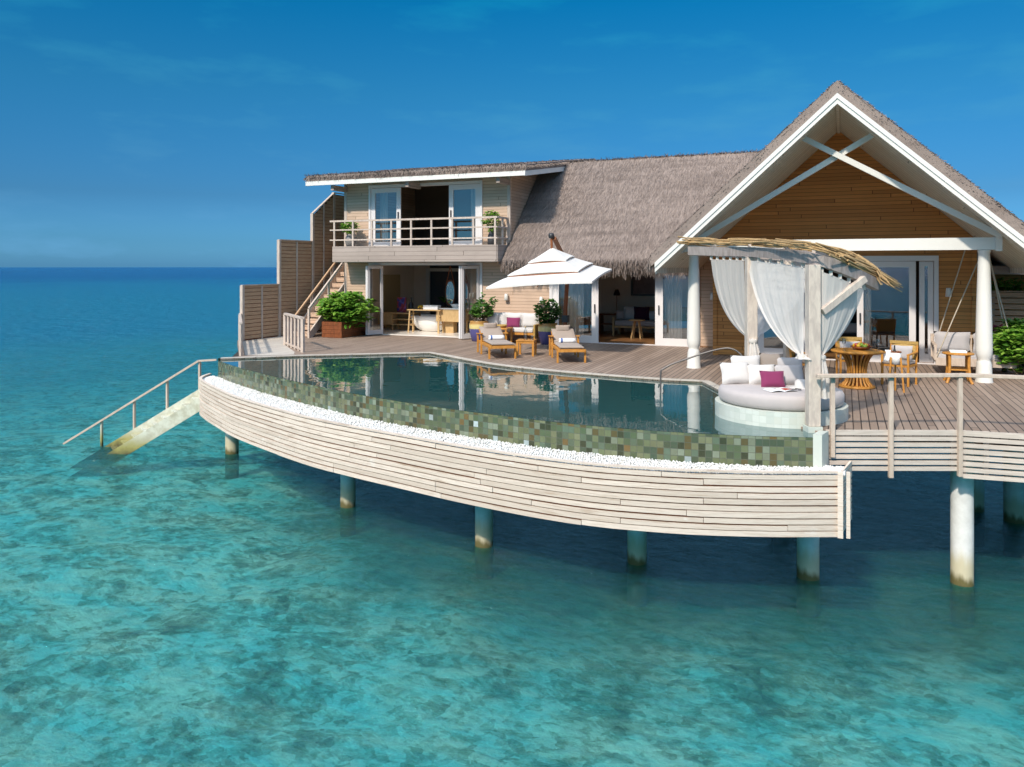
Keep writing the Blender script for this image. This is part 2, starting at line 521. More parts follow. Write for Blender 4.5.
def _tiles(name, size, stops, rough=.25, grout=(.10,.11,.08), use_uv=True, var=.4):
    t = NT(name); u = t.uv() if use_uv else t.obj(); x = t.xyz(u)
    a = t.math('DIVIDE', x[0], size); b = t.math('DIVIDE', x[1], size)
    ia, ib = t.math('FLOOR', a), t.math('FLOOR', b)
    fa, fb = t.math('SUBTRACT', a, ia), t.math('SUBTRACT', b, ib)
    r = t.white(t.comb(ia, ib, 0.0), '3D'); r2 = t.white(t.comb(ia, ib, 3.7), '3D')
    col = t.ramp(r, stops, True)
    col = t.mix(t.math('MULTIPLY', r2, var), col, (.07,.065,.025))
    col = t.mix(t.rng(t.noise(t.obj(), 22, 4, .6), .35, .7, 0, var*.5), col, (.10,.10,.05))
    e = t.math('MINIMUM', t.math('MINIMUM', fa, t.math('SUBTRACT', 1.0, fa)), t.math('MINIMUM', fb, t.math('SUBTRACT', 1.0, fb)))
    m = t.math('LESS_THAN', e, .035)
    col = t.mix(m, col, grout)
    return t.done(t.bsdf(col, t.math('ADD', t.math('MULTIPLY', r2, .25), rough), t.bump(t.math('SUBTRACT', t.math('MULTIPLY', r, .6), m), .35, .01), Specular_IOR_Level=.5))
GREENS = [(p_, (c_[0]*.90, c_[1]*1.12, c_[2]*1.40)) for p_, c_ in [(0,(.10,.115,.05)), (.14,(.17,.165,.07)), (.30,(.07,.085,.045)), (.44,(.21,.185,.085)), (.58,(.125,.145,.08)), (.70,(.12,.075,.025)), (.80,(.25,.24,.14)), (.90,(.04,.042,.02)), (.955,(.19,.10,.03)), (.985,(.48,.47,.38))]]  # last stop: a few pale tiles painted in for wet glints
M['tile'] = _tiles('green_slate_tile', .10, GREENS, .06)
M['basin'] = _tiles('dark_pool_tile', .2, [(0,(.06,.14,.13)), (.4,(.08,.17,.15)), (.7,(.05,.11,.105))], .3, (.03,.05,.045), False)
M['paletile'] = _tiles('pale_daybed_tile', .11, [(0,(.60,.63,.56)), (.35,(.56,.60,.53)), (.65,(.63,.66,.59)), (.85,(.58,.60,.52))], .3, (.54,.57,.50), True, .06)

def _poolwater():
    t = NT('pool_water'); o = t.obj()
    n1 = t.noise(t.map(o, (1, 1, 1)), 1.3, 3, .5)
    nm = t.bump(n1, .10, .06)
    tr = t.new('ShaderNodeBsdfTransparent'); tr.inputs['Color'].default_value = (.45,.74,.72,1)
    gl = t.new('ShaderNodeBsdfGlossy'); gl.inputs['Roughness'].default_value = .015; gl.inputs['Color'].default_value = (1,1,1,1); t.l.new(nm, gl.inputs['Normal'])
    fr = t.new('ShaderNodeFresnel'); fr.inputs['IOR'].default_value = 1.42; t.l.new(nm, fr.inputs['Normal'])
    df = t.new('ShaderNodeBsdfDiffuse'); df.inputs['Color'].default_value = (.022,.105,.105,1)
    m0 = t.new('ShaderNodeMixShader'); m0.inputs[0].default_value = .8; t.l.new(tr.outputs[0], m0.inputs[1]); t.l.new(df.outputs[0], m0.inputs[2])
    mx = t.new('ShaderNodeMixShader'); t.l.new(t.math('MINIMUM', t.math('MULTIPLY', fr.outputs[0], 1.35), .9), mx.inputs[0])
    t.l.new(m0.outputs[0], mx.inputs[1]); t.l.new(gl.outputs[0], mx.inputs[2])
    return t.done(mx.outputs[0])
M['pool'] = _poolwater()

def _glass(name, tint_, base):
    t = NT(name)
    tr = t.new('ShaderNodeBsdfTransparent'); tr.inputs['Color'].default_value = (*tint_, 1)
    gl = t.new('ShaderNodeBsdfGlossy'); gl.inputs['Roughness'].default_value = .0; gl.inputs['Color'].default_value = (1,1,1,1)
    fr = t.new('ShaderNodeFresnel'); fr.inputs['IOR'].default_value = 1.5
    mx = t.new('ShaderNodeMixShader'); t.l.new(t.math('ADD', fr.outputs[0], base), mx.inputs[0])
    t.l.new(tr.outputs[0], mx.inputs[1]); t.l.new(gl.outputs[0], mx.inputs[2])
    return t.done(mx.outputs[0])
M['glass'] = _glass('window_glass', (.90,.92,.92), .15)
M['clear'] = _glass('drinking_glass', (.90,.93,.93), .05)

def _pot():
    t = NT('glazed_pot'); z = t.xyz(t.obj())[2]; g = t.noise(t.obj(), 9, 4)
    zz_ = t.math('ADD', z, t.math('MULTIPLY', t.math('SUBTRACT', g, .5), .06))
    col = t.mix(t.rng(zz_, .40, .43), (.08,.075,.21), (.62,.50,.20))
    col = t.mix(t.rng(zz_, .50, .60), col, (.42,.22,.06))
    return t.done(t.bsdf(col, .25, Specular_IOR_Level=.5))
M['potglaze'] = _pot()
def _art():
    t = NT('patterned_art'); o = t.obj()
    v = t.new('ShaderNodeTexVoronoi'); v.inputs['Scale'].default_value = 9; t.l.new(o, v.inputs['Vector'])
    return t.done(t.bsdf(t.ramp(t.xyz(v.outputs['Color'])[0], [(0,(.30,.04,.06)), (.4,(.05,.05,.25)), (.6,(.35,.10,.20)), (.8,(.10,.12,.40))], True), .6))
M['art'] = _art()
# ------------------------------------------------------------------ sea and sea bed
def _sea():
    t = NT('sea_water')
    pos = t.new('ShaderNodeNewGeometry').outputs['Position']
    x = t.xyz(pos)
    dx = t.math('ADD', x[0], 2.0); dy = t.math('SUBTRACT', x[1], 9.0)
    dist = t.math('SQRT', t.math('ADD', t.math('MULTIPLY', dx, dx), t.math('MULTIPLY', dy, dy)))
    wob = t.noise(t.map(pos, (1, 1, 0)), .035, 4, .6)
    dist = t.math('MULTIPLY', dist, t.math('ADD', .55, t.math('MULTIPLY', wob, .9)))
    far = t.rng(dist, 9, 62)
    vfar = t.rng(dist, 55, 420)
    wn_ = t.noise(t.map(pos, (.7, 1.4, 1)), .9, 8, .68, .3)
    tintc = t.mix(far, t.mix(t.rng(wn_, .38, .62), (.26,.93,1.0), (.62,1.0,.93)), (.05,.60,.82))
    n1 = t.noise(t.map(pos, (.8, 1.2, 1)), 1.2, 6, .62, .15)
    n2 = t.noise(t.map(pos, (.55, 1.25, 1)), 4.6, 6, .66, .25)
    n3 = t.noise(t.map(pos, (.5, 1, 1)), .16, 4, .6)
    h = t.math('ADD', t.math('MULTIPLY', n1, .85), t.math('ADD', t.math('MULTIPLY', n2, .70), t.math('MULTIPLY', n3, 1.6)))
    n4 = t.noise(t.map(pos, (.8, 1.1, 1)), .65, 4, .55, .2)
    h = t.math('ADD', h, t.math('MULTIPLY', t.math('MULTIPLY', n4, 1.8), t.math('ADD', .25, far)))
    nm = t.bump(h, 1.0, .42)
    tr = t.new('ShaderNodeBsdfTransparent'); t.l.new(tintc, tr.inputs['Color'])
    body = t.new('ShaderNodeBsdfDiffuse')
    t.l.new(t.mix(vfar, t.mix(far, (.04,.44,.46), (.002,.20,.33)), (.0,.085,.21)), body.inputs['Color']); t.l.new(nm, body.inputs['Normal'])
    rf = t.new('ShaderNodeBsdfRefraction'); t.l.new(tintc, rf.inputs['Color']); rf.inputs['IOR'].default_value = 1.22; rf.inputs['Roughness'].default_value = 0; t.l.new(t.bump(t.noise(t.map(pos, (.8,1.2,1)), 2.2, 1, .4), .8, .16), rf.inputs['Normal'])
    mr = t.new('ShaderNodeMixShader'); mr.inputs[0].default_value = .22; t.l.new(tr.outputs[0], mr.inputs[1]); t.l.new(rf.outputs[0], mr.inputs[2])
    m1 = t.new('ShaderNodeMixShader'); t.l.new(t.math('ADD', .09, t.math('ADD', t.math('MULTIPLY', far, .59), t.math('MULTIPLY', vfar, .30))), m1.inputs[0])
    t.l.new(mr.outputs[0], m1.inputs[1]); t.l.new(body.outputs[0], m1.inputs[2])
    gl = t.new('ShaderNodeBsdfGlossy'); t.l.new(t.math('ADD', .06, t.math('MULTIPLY', far, .12)), gl.inputs['Roughness']); gl.inputs['Color'].default_value = (1,1,1,1); t.l.new(nm, gl.inputs['Normal'])
    fr = t.new('ShaderNodeFresnel'); fr.inputs['IOR'].default_value = 1.33; t.l.new(nm, fr.inputs['Normal'])
    m2 = t.new('ShaderNodeMixShader'); t.l.new(t.math('MINIMUM', fr.outputs[0], t.math('SUBTRACT', .40, t.math('ADD', t.math('MULTIPLY', far, .08), t.math('MULTIPLY', vfar, .09)))), m2.inputs[0])
    t.l.new(m1.outputs[0], m2.inputs[1]); t.l.new(gl.outputs[0], m2.inputs[2])
    return t.done(m2.outputs[0])
def _seabed():
    t = NT('reef_sand')
    o = t.obj()
    big = t.noise(o, .16, 5, .6, .5)
    nz = t.new('ShaderNodeTexNoise'); nz.inputs['Scale'].default_value = 2.6; nz.inputs['Detail'].default_value = 6; t.l.new(o, nz.inputs['Vector'])
    wv = t.new('ShaderNodeVectorMath'); wv.operation = 'MULTIPLY_ADD'; t.l.new(nz.outputs['Color'], wv.inputs[0]); wv.inputs[1].default_value = (.42,.42,.42); t.l.new(o, wv.inputs[2])
    def rubble(scale, seed):
        v_ = t.new('ShaderNodeTexVoronoi'); v_.inputs['Scale'].default_value = scale; t.l.new(t.map(wv.outputs[0], (1, 1.3, 1)), v_.inputs['Vector'])
        return t.xyz(v_.outputs['Color'])[seed]
    ra, rb_ = rubble(2.6, 0), rubble(7.0, 1)
    fin = t.noise(t.map(o, (1.0,1.5,1.0)), 3.4, 9, .72, .3)
    n_a = t.noise(t.map(o, (1,1.25,1)), .8, 10, .70, .2)
    k = t.math('ADD', t.math('MULTIPLY', n_a, .9), t.math('ADD', t.math('MULTIPLY', t.math('SUBTRACT', ra, .5), .16), t.math('MULTIPLY', t.math('SUBTRACT', rb_, .5), .17)))
    k = t.math('ADD', k, t.math('MULTIPLY', t.math('SUBTRACT', fin, .5), .62))
    col = t.ramp(k, [(.22,(.09,.11,.07)), (.33,(.27,.28,.19)), (.42,(.48,.46,.36)), (.52,(.80,.77,.68))])
    coral = t.noise(o, .30, 8, .68)
    col = t.mix(t.rng(coral, .55, .66, 0, .45), col, t.mix(rb_, (.10,.12,.07), (.42,.40,.26)))
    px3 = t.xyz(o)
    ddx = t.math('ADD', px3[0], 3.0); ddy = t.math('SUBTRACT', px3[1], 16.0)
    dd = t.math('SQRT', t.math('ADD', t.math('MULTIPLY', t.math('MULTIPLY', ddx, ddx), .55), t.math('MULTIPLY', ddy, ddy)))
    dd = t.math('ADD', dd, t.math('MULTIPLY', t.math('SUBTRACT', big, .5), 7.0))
    reef_shade = t.rng(dd, 4.0, 7.0, .92, 0)  # dark reef patch, deepened further to paint in shade below the house
    col = t.mix(reef_shade, col, t.mix(fin, (.035,.045,.022), (.17,.18,.09)))
    return t.done(t.bsdf(col, .95, t.bump(k, .8, .25), Specular_IOR_Level=.05))
SEA = 9000
mb = MB()
mb.add([(-SEA,-SEA,0),(SEA,-SEA,0),(SEA,SEA,0),(-SEA,SEA,0)], [(0,1,2,3)])
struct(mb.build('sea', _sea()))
rb = random.Random(3)
from mathutils import noise as mnoise
def bedz(x, y):
    r = math.hypot(x + 2, y - 10)
    return -.62 + .18 * mnoise.noise((x*.23, y*.23, .4)) + .16 * mnoise.noise((x*.9, y*.9, 2.4)) - min(5.0, max(0, r - 22) * .07)
mb = MB()
n = 150; S = 75.0
def bedfn(a, b):
    x, y = (a-.5)*2*S - 4, (b-.5)*2*S + 14
    return (x, y, bedz(x, y))
mb.grid(bedfn, n, n)
mb.add([(-SEA,-SEA,-7.6),(SEA,-SEA,-7.6),(SEA,SEA,-7.6),(-SEA,SEA,-7.6)], [(0,1,2,3)])
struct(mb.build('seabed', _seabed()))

# ------------------------------------------------------------------ deck
ZD = 2.40
ZW = 2.365                                                       # pool water level
INNER = [(-15.05,16.08), (-13.54,17.41), (-12.1,18.40), (-10.67,19.40)] + smooth_curve([(-10.67,19.40), (-8.85,18.20), (-7.71,17.58), (-6.4,17.15), (-5.02,16.88), (-3.62,16.72), (-2.76,16.78)], 4)[1:] + [(-2.18,15.54), (-1.93,14.2), (-1.2,13.3), (-0.35,12.35)]
RIM = [onz(px, py - .6, ZW) for px, py in [(218,361),(232,366),(250,371),(275,377.5),(300,383),(350,393.5),(400,402),(450,409.5),(500,416),(550,422),(600,427),(650,431),(700,434),(755,436.5),(813,438)]]
RIM = smooth_curve(RIM, 3)
E0, E1, E2 = (-0.27,12.50), (1.52,13.24), (2.37,13.33)
deck_poly = INNER[:-1] + [(-0.36,12.36), E0, E1, E2, (7.5,13.75), (7.5,25.5), (-18.3,25.5), (-18.3,20.3), (-15.0,16.75)]
mb = MB().prism(deck_poly, ZD - .16, ZD)
deck = struct(mb.build('deck', M['deck']))
mbu = MB().prism([(x_, y_ + .12) for x_, y_ in INNER[:-4]] + [(-2.3,15.6), (-.3,12.75), (1.5,13.45), (7.4,13.95), (7.4,25.4), (-18.1,25.4), (-18.1,20.4)], 2.20, 2.236)
struct(mbu.build('deck_shade_sheet', M['underside']))  # dark sheet added below the deck to stand for shade
struct(MB().sheet([(-15.0,16.95), (-18.2,20.4), (-18.2,22.1), (-17.5,22.1), (-16.0,19.8), (-14.3,18.15), (-13.9,17.6), (-14.6,17.0)], ZD + .005).build('deck_landing', M['landing']))
mb = MB()
for i in range(11):                                              # bearers under the deck
    y = 14.2 + i * 1.05
    mb.box(max(-17.5, -2.0 if y < 16.8 else -8.5 if y < 19.4 else -14) , 7.3, y, y + .16, ZD - .42, ZD - .17)
struct(mb.build('deck_bearers', M['underside']))

# ------------------------------------------------------------------ swimming pool
pool = thing('swimming_pool', 'curved infinity pool with green slate tiled rim and still dark water', 'swimming pool', (0,0,0))
water_poly = RIM + INNER[::-1]
MB().sheet(water_poly, ZW).build('water', M['pool'], pool)
rin = offset(RIM, .16)
mb = MB().strip(RIM, 1.92, RIM, ZW - .004)
mb.strip(RIM, ZW - .004, rin, ZW - .005).strip(rin, 1.2, rin, ZW - .005)
a, b = RIM[0], INNER[0]
mb.strip([b, a], 1.92, [b, a], ZD + .02)
mb.build('tile_wall', M['tile'], pool)
ie = [(p[0], p[1]) for p in INNER]
iin = offset(ie, -.04)
MB().strip(ie, 1.2, ie, ZD - .002).build('inner_tile_wall', M['tile'], pool)
cop = offset(ie, .17)
MB().ribbon_box(ie[:-3], cop[:-3], ZD - .05, ZD + .018).build('coping', M['landing'], pool)
MB().ribbon_box([RIM[-1], (-.35,12.38)], [(RIM[-1][0]+.12, RIM[-1][1]-.01), (-.22,12.40)], 1.9, ZD+.01).build('end_pier', M['paletile'], pool)
MB().sheet(water_poly, 1.22).build('basin_floor', M['basin'], pool)
GIN = RIM
GOUT = smooth_curve([(-15.45,16.1), (-15.2,15.55)] + [onz(px, py, 2.0) for px, py in [(201,380),(218,389),(240,398),(300,415),(350,425.5),(400,434.5),(450,443.5),(500,451.5),(550,458.5),(600,464),(650,467.5),(700,470),(770,471.5),(838,471.5)]], 4)
END_OUT = GOUT[-1]; END_IN = (0.05, 12.25)
base_poly = offset(GOUT, .10) + [(-.1,12.3)] + [(-.4,12.6), (-2.2,14.2), (-3,16.6), (-5,16.8), (-7.7,17.5), (-10.67,19.3), (-13.54,17.3), (-15.1,16.2)]
MB().prism(base_poly, 1.14, 1.21).build('underside', M['underside'], pool)
tray = GOUT + [(-.1,12.3)] + [(RIM[-1][0], RIM[-1][1])] + RIM[::-1] + [INNER[0]]
MB().sheet(tray, 1.918).build('gravel_tray', M['white'], pool)

# white pebbles in the overflow channel
mb = MB(); rp = random.Random(11)
def pebble(mb, x, y, z, r):
    rx, ry, rz = r * rp.uniform(.8, 1.3), r * rp.uniform(.8, 1.3), r * rp.uniform(.6, .9)
    w = rp.uniform(0, 3.14); c, s_ = math.cos(w), math.sin(w)
    pts = [(1,0,.05),(.3,.95,0),(-.8,.6,.08),(-.85,-.55,-.05),(.25,-1,0),(0,0,1),(.05,0,-1)]
    v = [(x + (a*c - b*s_)*rx, y + (a*s_ + b*c)*ry, z + k*rz) for a, b, k in pts]
    f = [(i, (i+1) % 5, 5) for i in range(5)] + [((i+1) % 5, i, 6) for i in range(5)]
    mb.add(v, f, True)
def resample(c, n):
    L = [0]
    for i in range(1, len(c)): L.append(L[-1] + math.dist(c[i], c[i-1]))
    out = []; j = 0
    for k in range(n):
        t = L[-1] * k / (n - 1)
        while j < len(L) - 2 and L[j+1] < t: j += 1
        q = (t - L[j]) / max(1e-9, L[j+1] - L[j])
        out.append((c[j][0] + (c[j+1][0]-c[j][0])*q, c[j][1] + (c[j+1][1]-c[j][1])*q))
    return out
ga = resample(RIM, 400); gb = resample(GOUT[4:], 400)
for k in range(17000):
    i = int((rp.random() ** 1.0) * 399); t_ = rp.random()
    p0, p1 = ga[i], gb[i]
    x = p0[0] + (p1[0]-p0[0])*t_*.93 + rp.uniform(-.01,.01); y = p0[1] + (p1[1]-p0[1])*t_*.93 + rp.uniform(-.01,.01)
    pebble(mb, x, y, 1.925 + rp.uniform(0, .02), rp.uniform(.011, .021))
for k in range(900):
    x, y = rp.uniform(-.42, .0), rp.uniform(11.75, 12.25)
    pebble(mb, x, y, 1.925 + rp.uniform(0, .02), rp.uniform(.011, .021))
for k in range(700):
    t_ = rp.random()
    pebble(mb, -15.35 + .3*t_ + rp.uniform(-.1,.15), 16.0 - .5*t_ + rp.uniform(-.1,.1), 1.925 + rp.uniform(0,.02), rp.uniform(.011,.021))
stuff(mb.build('pebbles', M['gravel']), 'white pebbles filling the overflow channel round the pool', 'pebbles')

# curved skirt of slats below the pool
skirt = thing('timber_skirt', 'bleached timber slat skirt curving round the pool above the sea', 'skirting', (0,0,0))
rs = random.Random(5)
mb = MB()
SK = resample(GOUT, 150)
NROW = 10; z0 = 1.10; hrow = .875 / NROW
for r_ in range(NROW):
    i = 0
    while i < 149:
        j = min(149, i + rs.randint(16, 34))
        if j > 143: j = 149
        d = rs.uniform(-.004, .006)
        seg = SK[i:j+1]
        q = Vector(seg[-1]) - Vector(seg[-2])
        if j < 149: seg = seg[:-1] + [tuple(Vector(seg[-2]) + q * .93)]
        zz0 = z0 + r_ * hrow + rs.uniform(-.003,.003)
        mb.ribbon_box(offset(seg, .03), offset(seg, -d), zz0, zz0 + hrow - rs.uniform(.013, .028))
        i = j
mb.build('slats', M['skirt'], skirt)
MB().ribbon_box(offset(SK, .09), offset(SK, .035), z0 + .02, 1.93).build('backing', M['mast'], skirt)
cap = MB().ribbon_box(offset(SK, .06), offset(SK, -.012), 1.975, 2.000)
cap.build('cap_rail', M['skirt'], skirt)
mb = MB()
p0, p1 = Vector(END_OUT), Vector(END_IN) + Vector((.03,.35))
for r_ in range(NROW):
    zz0 = z0 + r_ * hrow + hrow/2
    mb.bar((p0.x+.015, p0.y, zz0), (p1.x, p1.y, zz0), .03, hrow - .024)
mb.bar((p0.x+.03, p0.y-.012, z0), (p0.x+.03, p0.y-.012, 2.0), .07, .05, (0,1,0))
mb.bar((p0.x+.13, p0.y+.02, z0), (p0.x+.13, p0.y+.02, 2.0), .05, .05, (0,1,0))
mb.build('end_panel', M['skirt'], skirt)

# pilings
def piling(r, top):
    return MB().lathe([(r*1.02,-2.3),(r*1.02,-.1),(r,.05),(r,top)], 28)
PG = 'concrete pilings standing in the sea'
spots = [(232,453,.165,1.16,'short piling under the far left end of the curved pool skirt'),
         (348,506,.150,1.16,'slim piling with dark waterline, second from the left below the pool'),
         (484,545,.155,1.16,'pale piling with cream waterline band under the middle of the skirt'),
         (637,562,.155,1.16,'piling with rusty ring under the skirt, right of the skirt middle'),
         (808,577,.165,1.16,'piling with brown algae ring under the right end of the pool skirt'),
         (962,583,.158,2.22,'tall thick grey piling under the folded corner of the right deck')]
for px, py, r, top, lab in spots:
    x, y = onz(px, py, 0)
    if top < 2: y += .0
    p = piling(r, top).build('piling', M['concrete'], None, (x, y, 0))
    tag(p, lab, 'piling', PG)
for (x, y, lab) in [(2.95,17.45,'shaded piling below the right deck, right of the tall thick one'), (2.35,17.95,'far shaded piling just behind the tall thick corner piling'),
                    (-1.1,15.9,'dark piling in deep shade beneath the pool, right of the skirt middle'), (-7.4,16.0,'dark piling in deep shade beneath the pool, left of the skirt middle'),
                    (-4.4,16.6,'dark piling in deep shade behind the pale middle one')]:
    p = piling(.18, 2.22 if x > 0 else 1.16).build('piling', M['concrete'], None, (x, y, 0))
    tag(p, lab, 'piling', PG)

# slatted faces of the right deck
def deck_face(name, a, b, ztop, zbot, nrow, lab, uprights):
    th = thing(name, lab, 'deck skirting', (0,0,0), 0, 'slatted skirtings of the right deck')
    a, b = Vector(a), Vector(b); mb = MB()
    h = (ztop - zbot) / nrow
    for i in range(nrow):
        z = ztop - h * (i + .5)
        g = .012 if i == 0 else .030
        mb.bar((a.x, a.y, z), (b.x, b.y, z), .035, h - g)
    mb.build('slats', M['slat'], th)
    nrm = Vector((-(b-a).y, (b-a).x)).normalized()
    mb = MB()
    for t_ in uprights:
        p = a.lerp(b, t_) + nrm * .045
        mb.bar((p.x, p.y, ztop - .01), (p.x, p.y, zbot), .07, .04, (nrm.x, nrm.y, 0))
    mb.build('battens', M['slat'], th)
    return th
nE = Vector((E1[0]-E0[0], E1[1]-E0[1])).normalized(); nv = Vector((nE.y, -nE.x)) * .03
deck_face('slat_skirting', Vector(E0)+nv, Vector(E1)+nv, 2.415, 1.80, 7, 'slatted skirting of the deck between daybed and folded corner', (.03,.5,.97))
deck_face('slat_skirting', (E1[0]+.02, E1[1]-.03), (7.5,13.72), 2.415, 1.70, 8, 'taller slatted skirting right of the folded deck corner', (.01,.06,.4,.7))

# handrail of the right deck
rail = thing('deck_railing', 'simple pale timber handrail along the edge of the right deck', 'railing', (0,0,0))
f0 = Vector(E0) + nv*2.3; f1 = Vector(E1) + nv*2.3; f2 = Vector((7.5,13.66))
pL = Vector((-.33, 12.35))
mb = MB().bar((pL.x-.05, pL.y-.06, 3.22), (f1.x, f1.y, 3.22), .095, .05)
mb.bar((f1.x, f1.y, 3.224), (f2.x, f2.y, 3.224), .095, .05)
mb.build('top_rail', M['rail'], rail, bevel=.006)
for (p, low) in [(f0 + nE*.08, 2.02), (f0 + nE*.93, 1.72), (f1, 1.74), (Vector((3.2,13.3)), 1.7), (Vector((4.9,13.47)), 1.7)]:
    MB().bar((p.x, p.y, low), (p.x, p.y, 3.196), .062, .062, (nv.x, nv.y, 0)).build('post', M['rail'], rail, bevel=.005)

# ------------------------------------------------------------------ stairs into the sea
sea_st = thing('sea_stairs', 'mossy timber stairs with a slanting handrail leading into the sea', 'stairs', (0,0,0))
dirv = Vector((-.954, -.30)); slope = .60
top_f = Vector((-15.72,16.02)); wv = Vector((.75,-.55))
def stp(p, s_, z): return (p.x + dirv.x*s_, p.y + dirv.y*s_, z - slope*s_)
for k, off in enumerate((Vector((0,0)), wv)):
    p = top_f + off
    MB().bar(stp(p, -.35, 1.40), stp(p, 4.0, 1.40), .07, .30).build('stringer', M['seastair'], sea_st)
for i in range(14):
    s_ = .05 + i * .28
    p = top_f; q = top_f + wv
    a = stp(p, s_, 1.40); b = stp(q, s_, 1.40)
    MB().bar((a[0], a[1]-.04, a[2]-.01), (b[0], b[1]+.04, b[2]-.01), .24, .04).build('tread', M['seastair'], sea_st)
mb = MB()
rp0 = stp(top_f, .02, 2.33)
mb.bar(rp0, stp(top_f, 3.80, 2.33), .065, .05)
mb.bar((rp0[0]-.02, rp0[1], rp0[2]), (-15.35,16.25,2.34), .06, .045)
mb.build('handrail', M['seastair'] if False else M['rail'], sea_st)
for s_ in (.02, .92, 1.84, 2.76):
    a = stp(top_f, s_, 1.40)
    MB().bar((a[0], a[1]+.045, a[2]-.02), (a[0], a[1]+.045, a[2]+.92), .055, .055, (0,1,0)).build('post', M['seastair'] if s_ > 2 else M['rail'], sea_st)

# ------------------------------------------------------------------ left end of the deck: screens, stairs, balustrade
def screen(y0, y1, zb, zt0, zt1, lab, nrow_h=.128):
    th = thing('privacy_screen', lab, 'screen', (-18.0, y0, 0), 0, 'slatted privacy screens beside the stairs')
    L = y1 - y0; mb = MB()
    z = zb + .05
    while z < max(zt0, zt1) - .03:
        ya = 0.0; yb = L
        if abs(zt1 - zt0) > .05:
            t_ = (z + .09 - zt0) / (zt1 - zt0)
            if t_ > 0: ya = min(L - .05, L * t_)
        mb.box(.004 + random.uniform(-.004,.004), .02, ya, yb, z, z + nrow_h - .018)
        z += nrow_h
    mb.build('slats', M['screen'], th)
    b0 = MB()
    if abs(zt1 - zt0) < .05: b0.box(-.03, -.015, 0, L, zb, zt0 - .02)
    else: b0.add([(x_, y_, z_) for x_ in (-.03, -.015) for y_, z_ in ((0,zb),(L,zb),(L,zt1-.02),(0,zt0-.02))], [(0,1,2,3),(7,6,5,4),(4,5,1,0),(5,6,2,1),(6,7,3,2),(7,4,0,3)])
    b0.build('backing', M['mast'], th)  # dark sheet added so the gaps between slats read as shadow
    MB().box(-.06, .05, -.10, 0, zb - .1, zt0 + .03).build('front_post', M['postw'], th)
    b = MB()
    for t_ in (.5, 1.0):
        zz_ = zt0 + (zt1 - zt0) * t_
        b.box(.022, .055, L*t_ - .05, L*t_, zb, zz_)
    b.build('battens', M['postw'], th)
    MB().bar((0, -.08, zt0 + .035), (0, L, zt1 + .035), .09, .03).build('cap', M['postw'], th)
    return th
screen(20.25, 22.0, ZD, 4.17, 4.17, 'lowest slatted screen at the far left end of the deck')
screen(22.06, 23.85, ZD, 5.70, 5.70, 'middle height slatted screen rising beside the outdoor stairs')
screen(23.91, 25.15, ZD, 6.72, 7.58, 'tall slatted screen with a slanting top edge beside the stairs')
screen(25.21, 26.6, ZD, 7.60, 7.60, 'tallest slatted screen next to the upper floor wall')

sr = thing('side_railing', 'low pale railing along the far left edge of the deck', 'railing', (0,0,0))
mb = MB(); A, B = Vector((-15.02,16.8)), Vector((-18.1,20.2))
mb.bar((*A, 3.28), (*B, 3.28), .07, .05); mb.build('top_rail', M['postw'], sr)
for t_ in (0.01, .33, .66, .97):
    p = A.lerp(B, t_); MB().bar((*p, ZD), (*p, 3.26), .07, .07, (0,1,0)).build('post', M['postw'], sr)
mb = MB()
for z in (2.55, 2.75, 2.95): mb.bar((*A, z), (*B, z), .03, .09)
mb.build('slats', M['postw'], sr)

st = thing('outdoor_stairs', 'open timber stairs climbing to the upper floor beside the slatted screens', 'stairs', (0,0,0))
X0, X1 = -17.42, -16.78
for x in (X0, X1):
    MB().bar((x, 22.05, 2.42), (x, 26.0, 5.58), .06, .26).build('stringer', M['postw'], st)
for i in range(15):
    y = 22.15 + i * .255; z = 2.58 + i * .204
    MB().box(X0 + .03, X1 - .03, y, y + .27, z - .04, z).build('tread', M['siding'], st)
    MB().box(X0 + .032, X1 - .032, y + .005, y + .025, z - .16, z - .042).build('riser', M['siding'], st)
for x, tg in ((X0 - .04, 0), (X1 + .05, 1)):
    zr_ = 3.40 if tg else 2.95
    MB().bar((x, 21.98, zr_), (x, 25.9, zr_ + 3.13), .065, .055).build('handrail', M['postw'] if tg else M['screen'], st)
    for y in (21.98, 23.1, 24.3, 25.5):
        zt = zr_ + (y - 21.98) * .8
        MB().box(x - .032, x + .032, y - .032, y + .032, max(2.4, zt - 1.05), zt - .02).build('post', M['postw'], st)

bal = thing('balustrade', 'short grey balustrade of close upright bars on the deck by the planter', 'balustrade', (0,0,0))
A, B = Vector((-15.9,19.72)), Vector((-14.05,18.18))
MB().bar((*A, 3.36), (*B, 3.36), .10, .06).build('top_rail', M['postw'], bal)
MB().bar((*A, 2.47), (*B, 2.47), .05, .05).build('bottom_rail', M['postw'], bal)
for i in range(6):
    p = A.lerp(B, i / 5); w = .085 if i in (0, 5) else .06
    MB().bar((*p, ZD), (*p, 3.335), w, w, (0,1,0)).build('bar' if i not in (0,5) else 'post', M['postw'], bal)
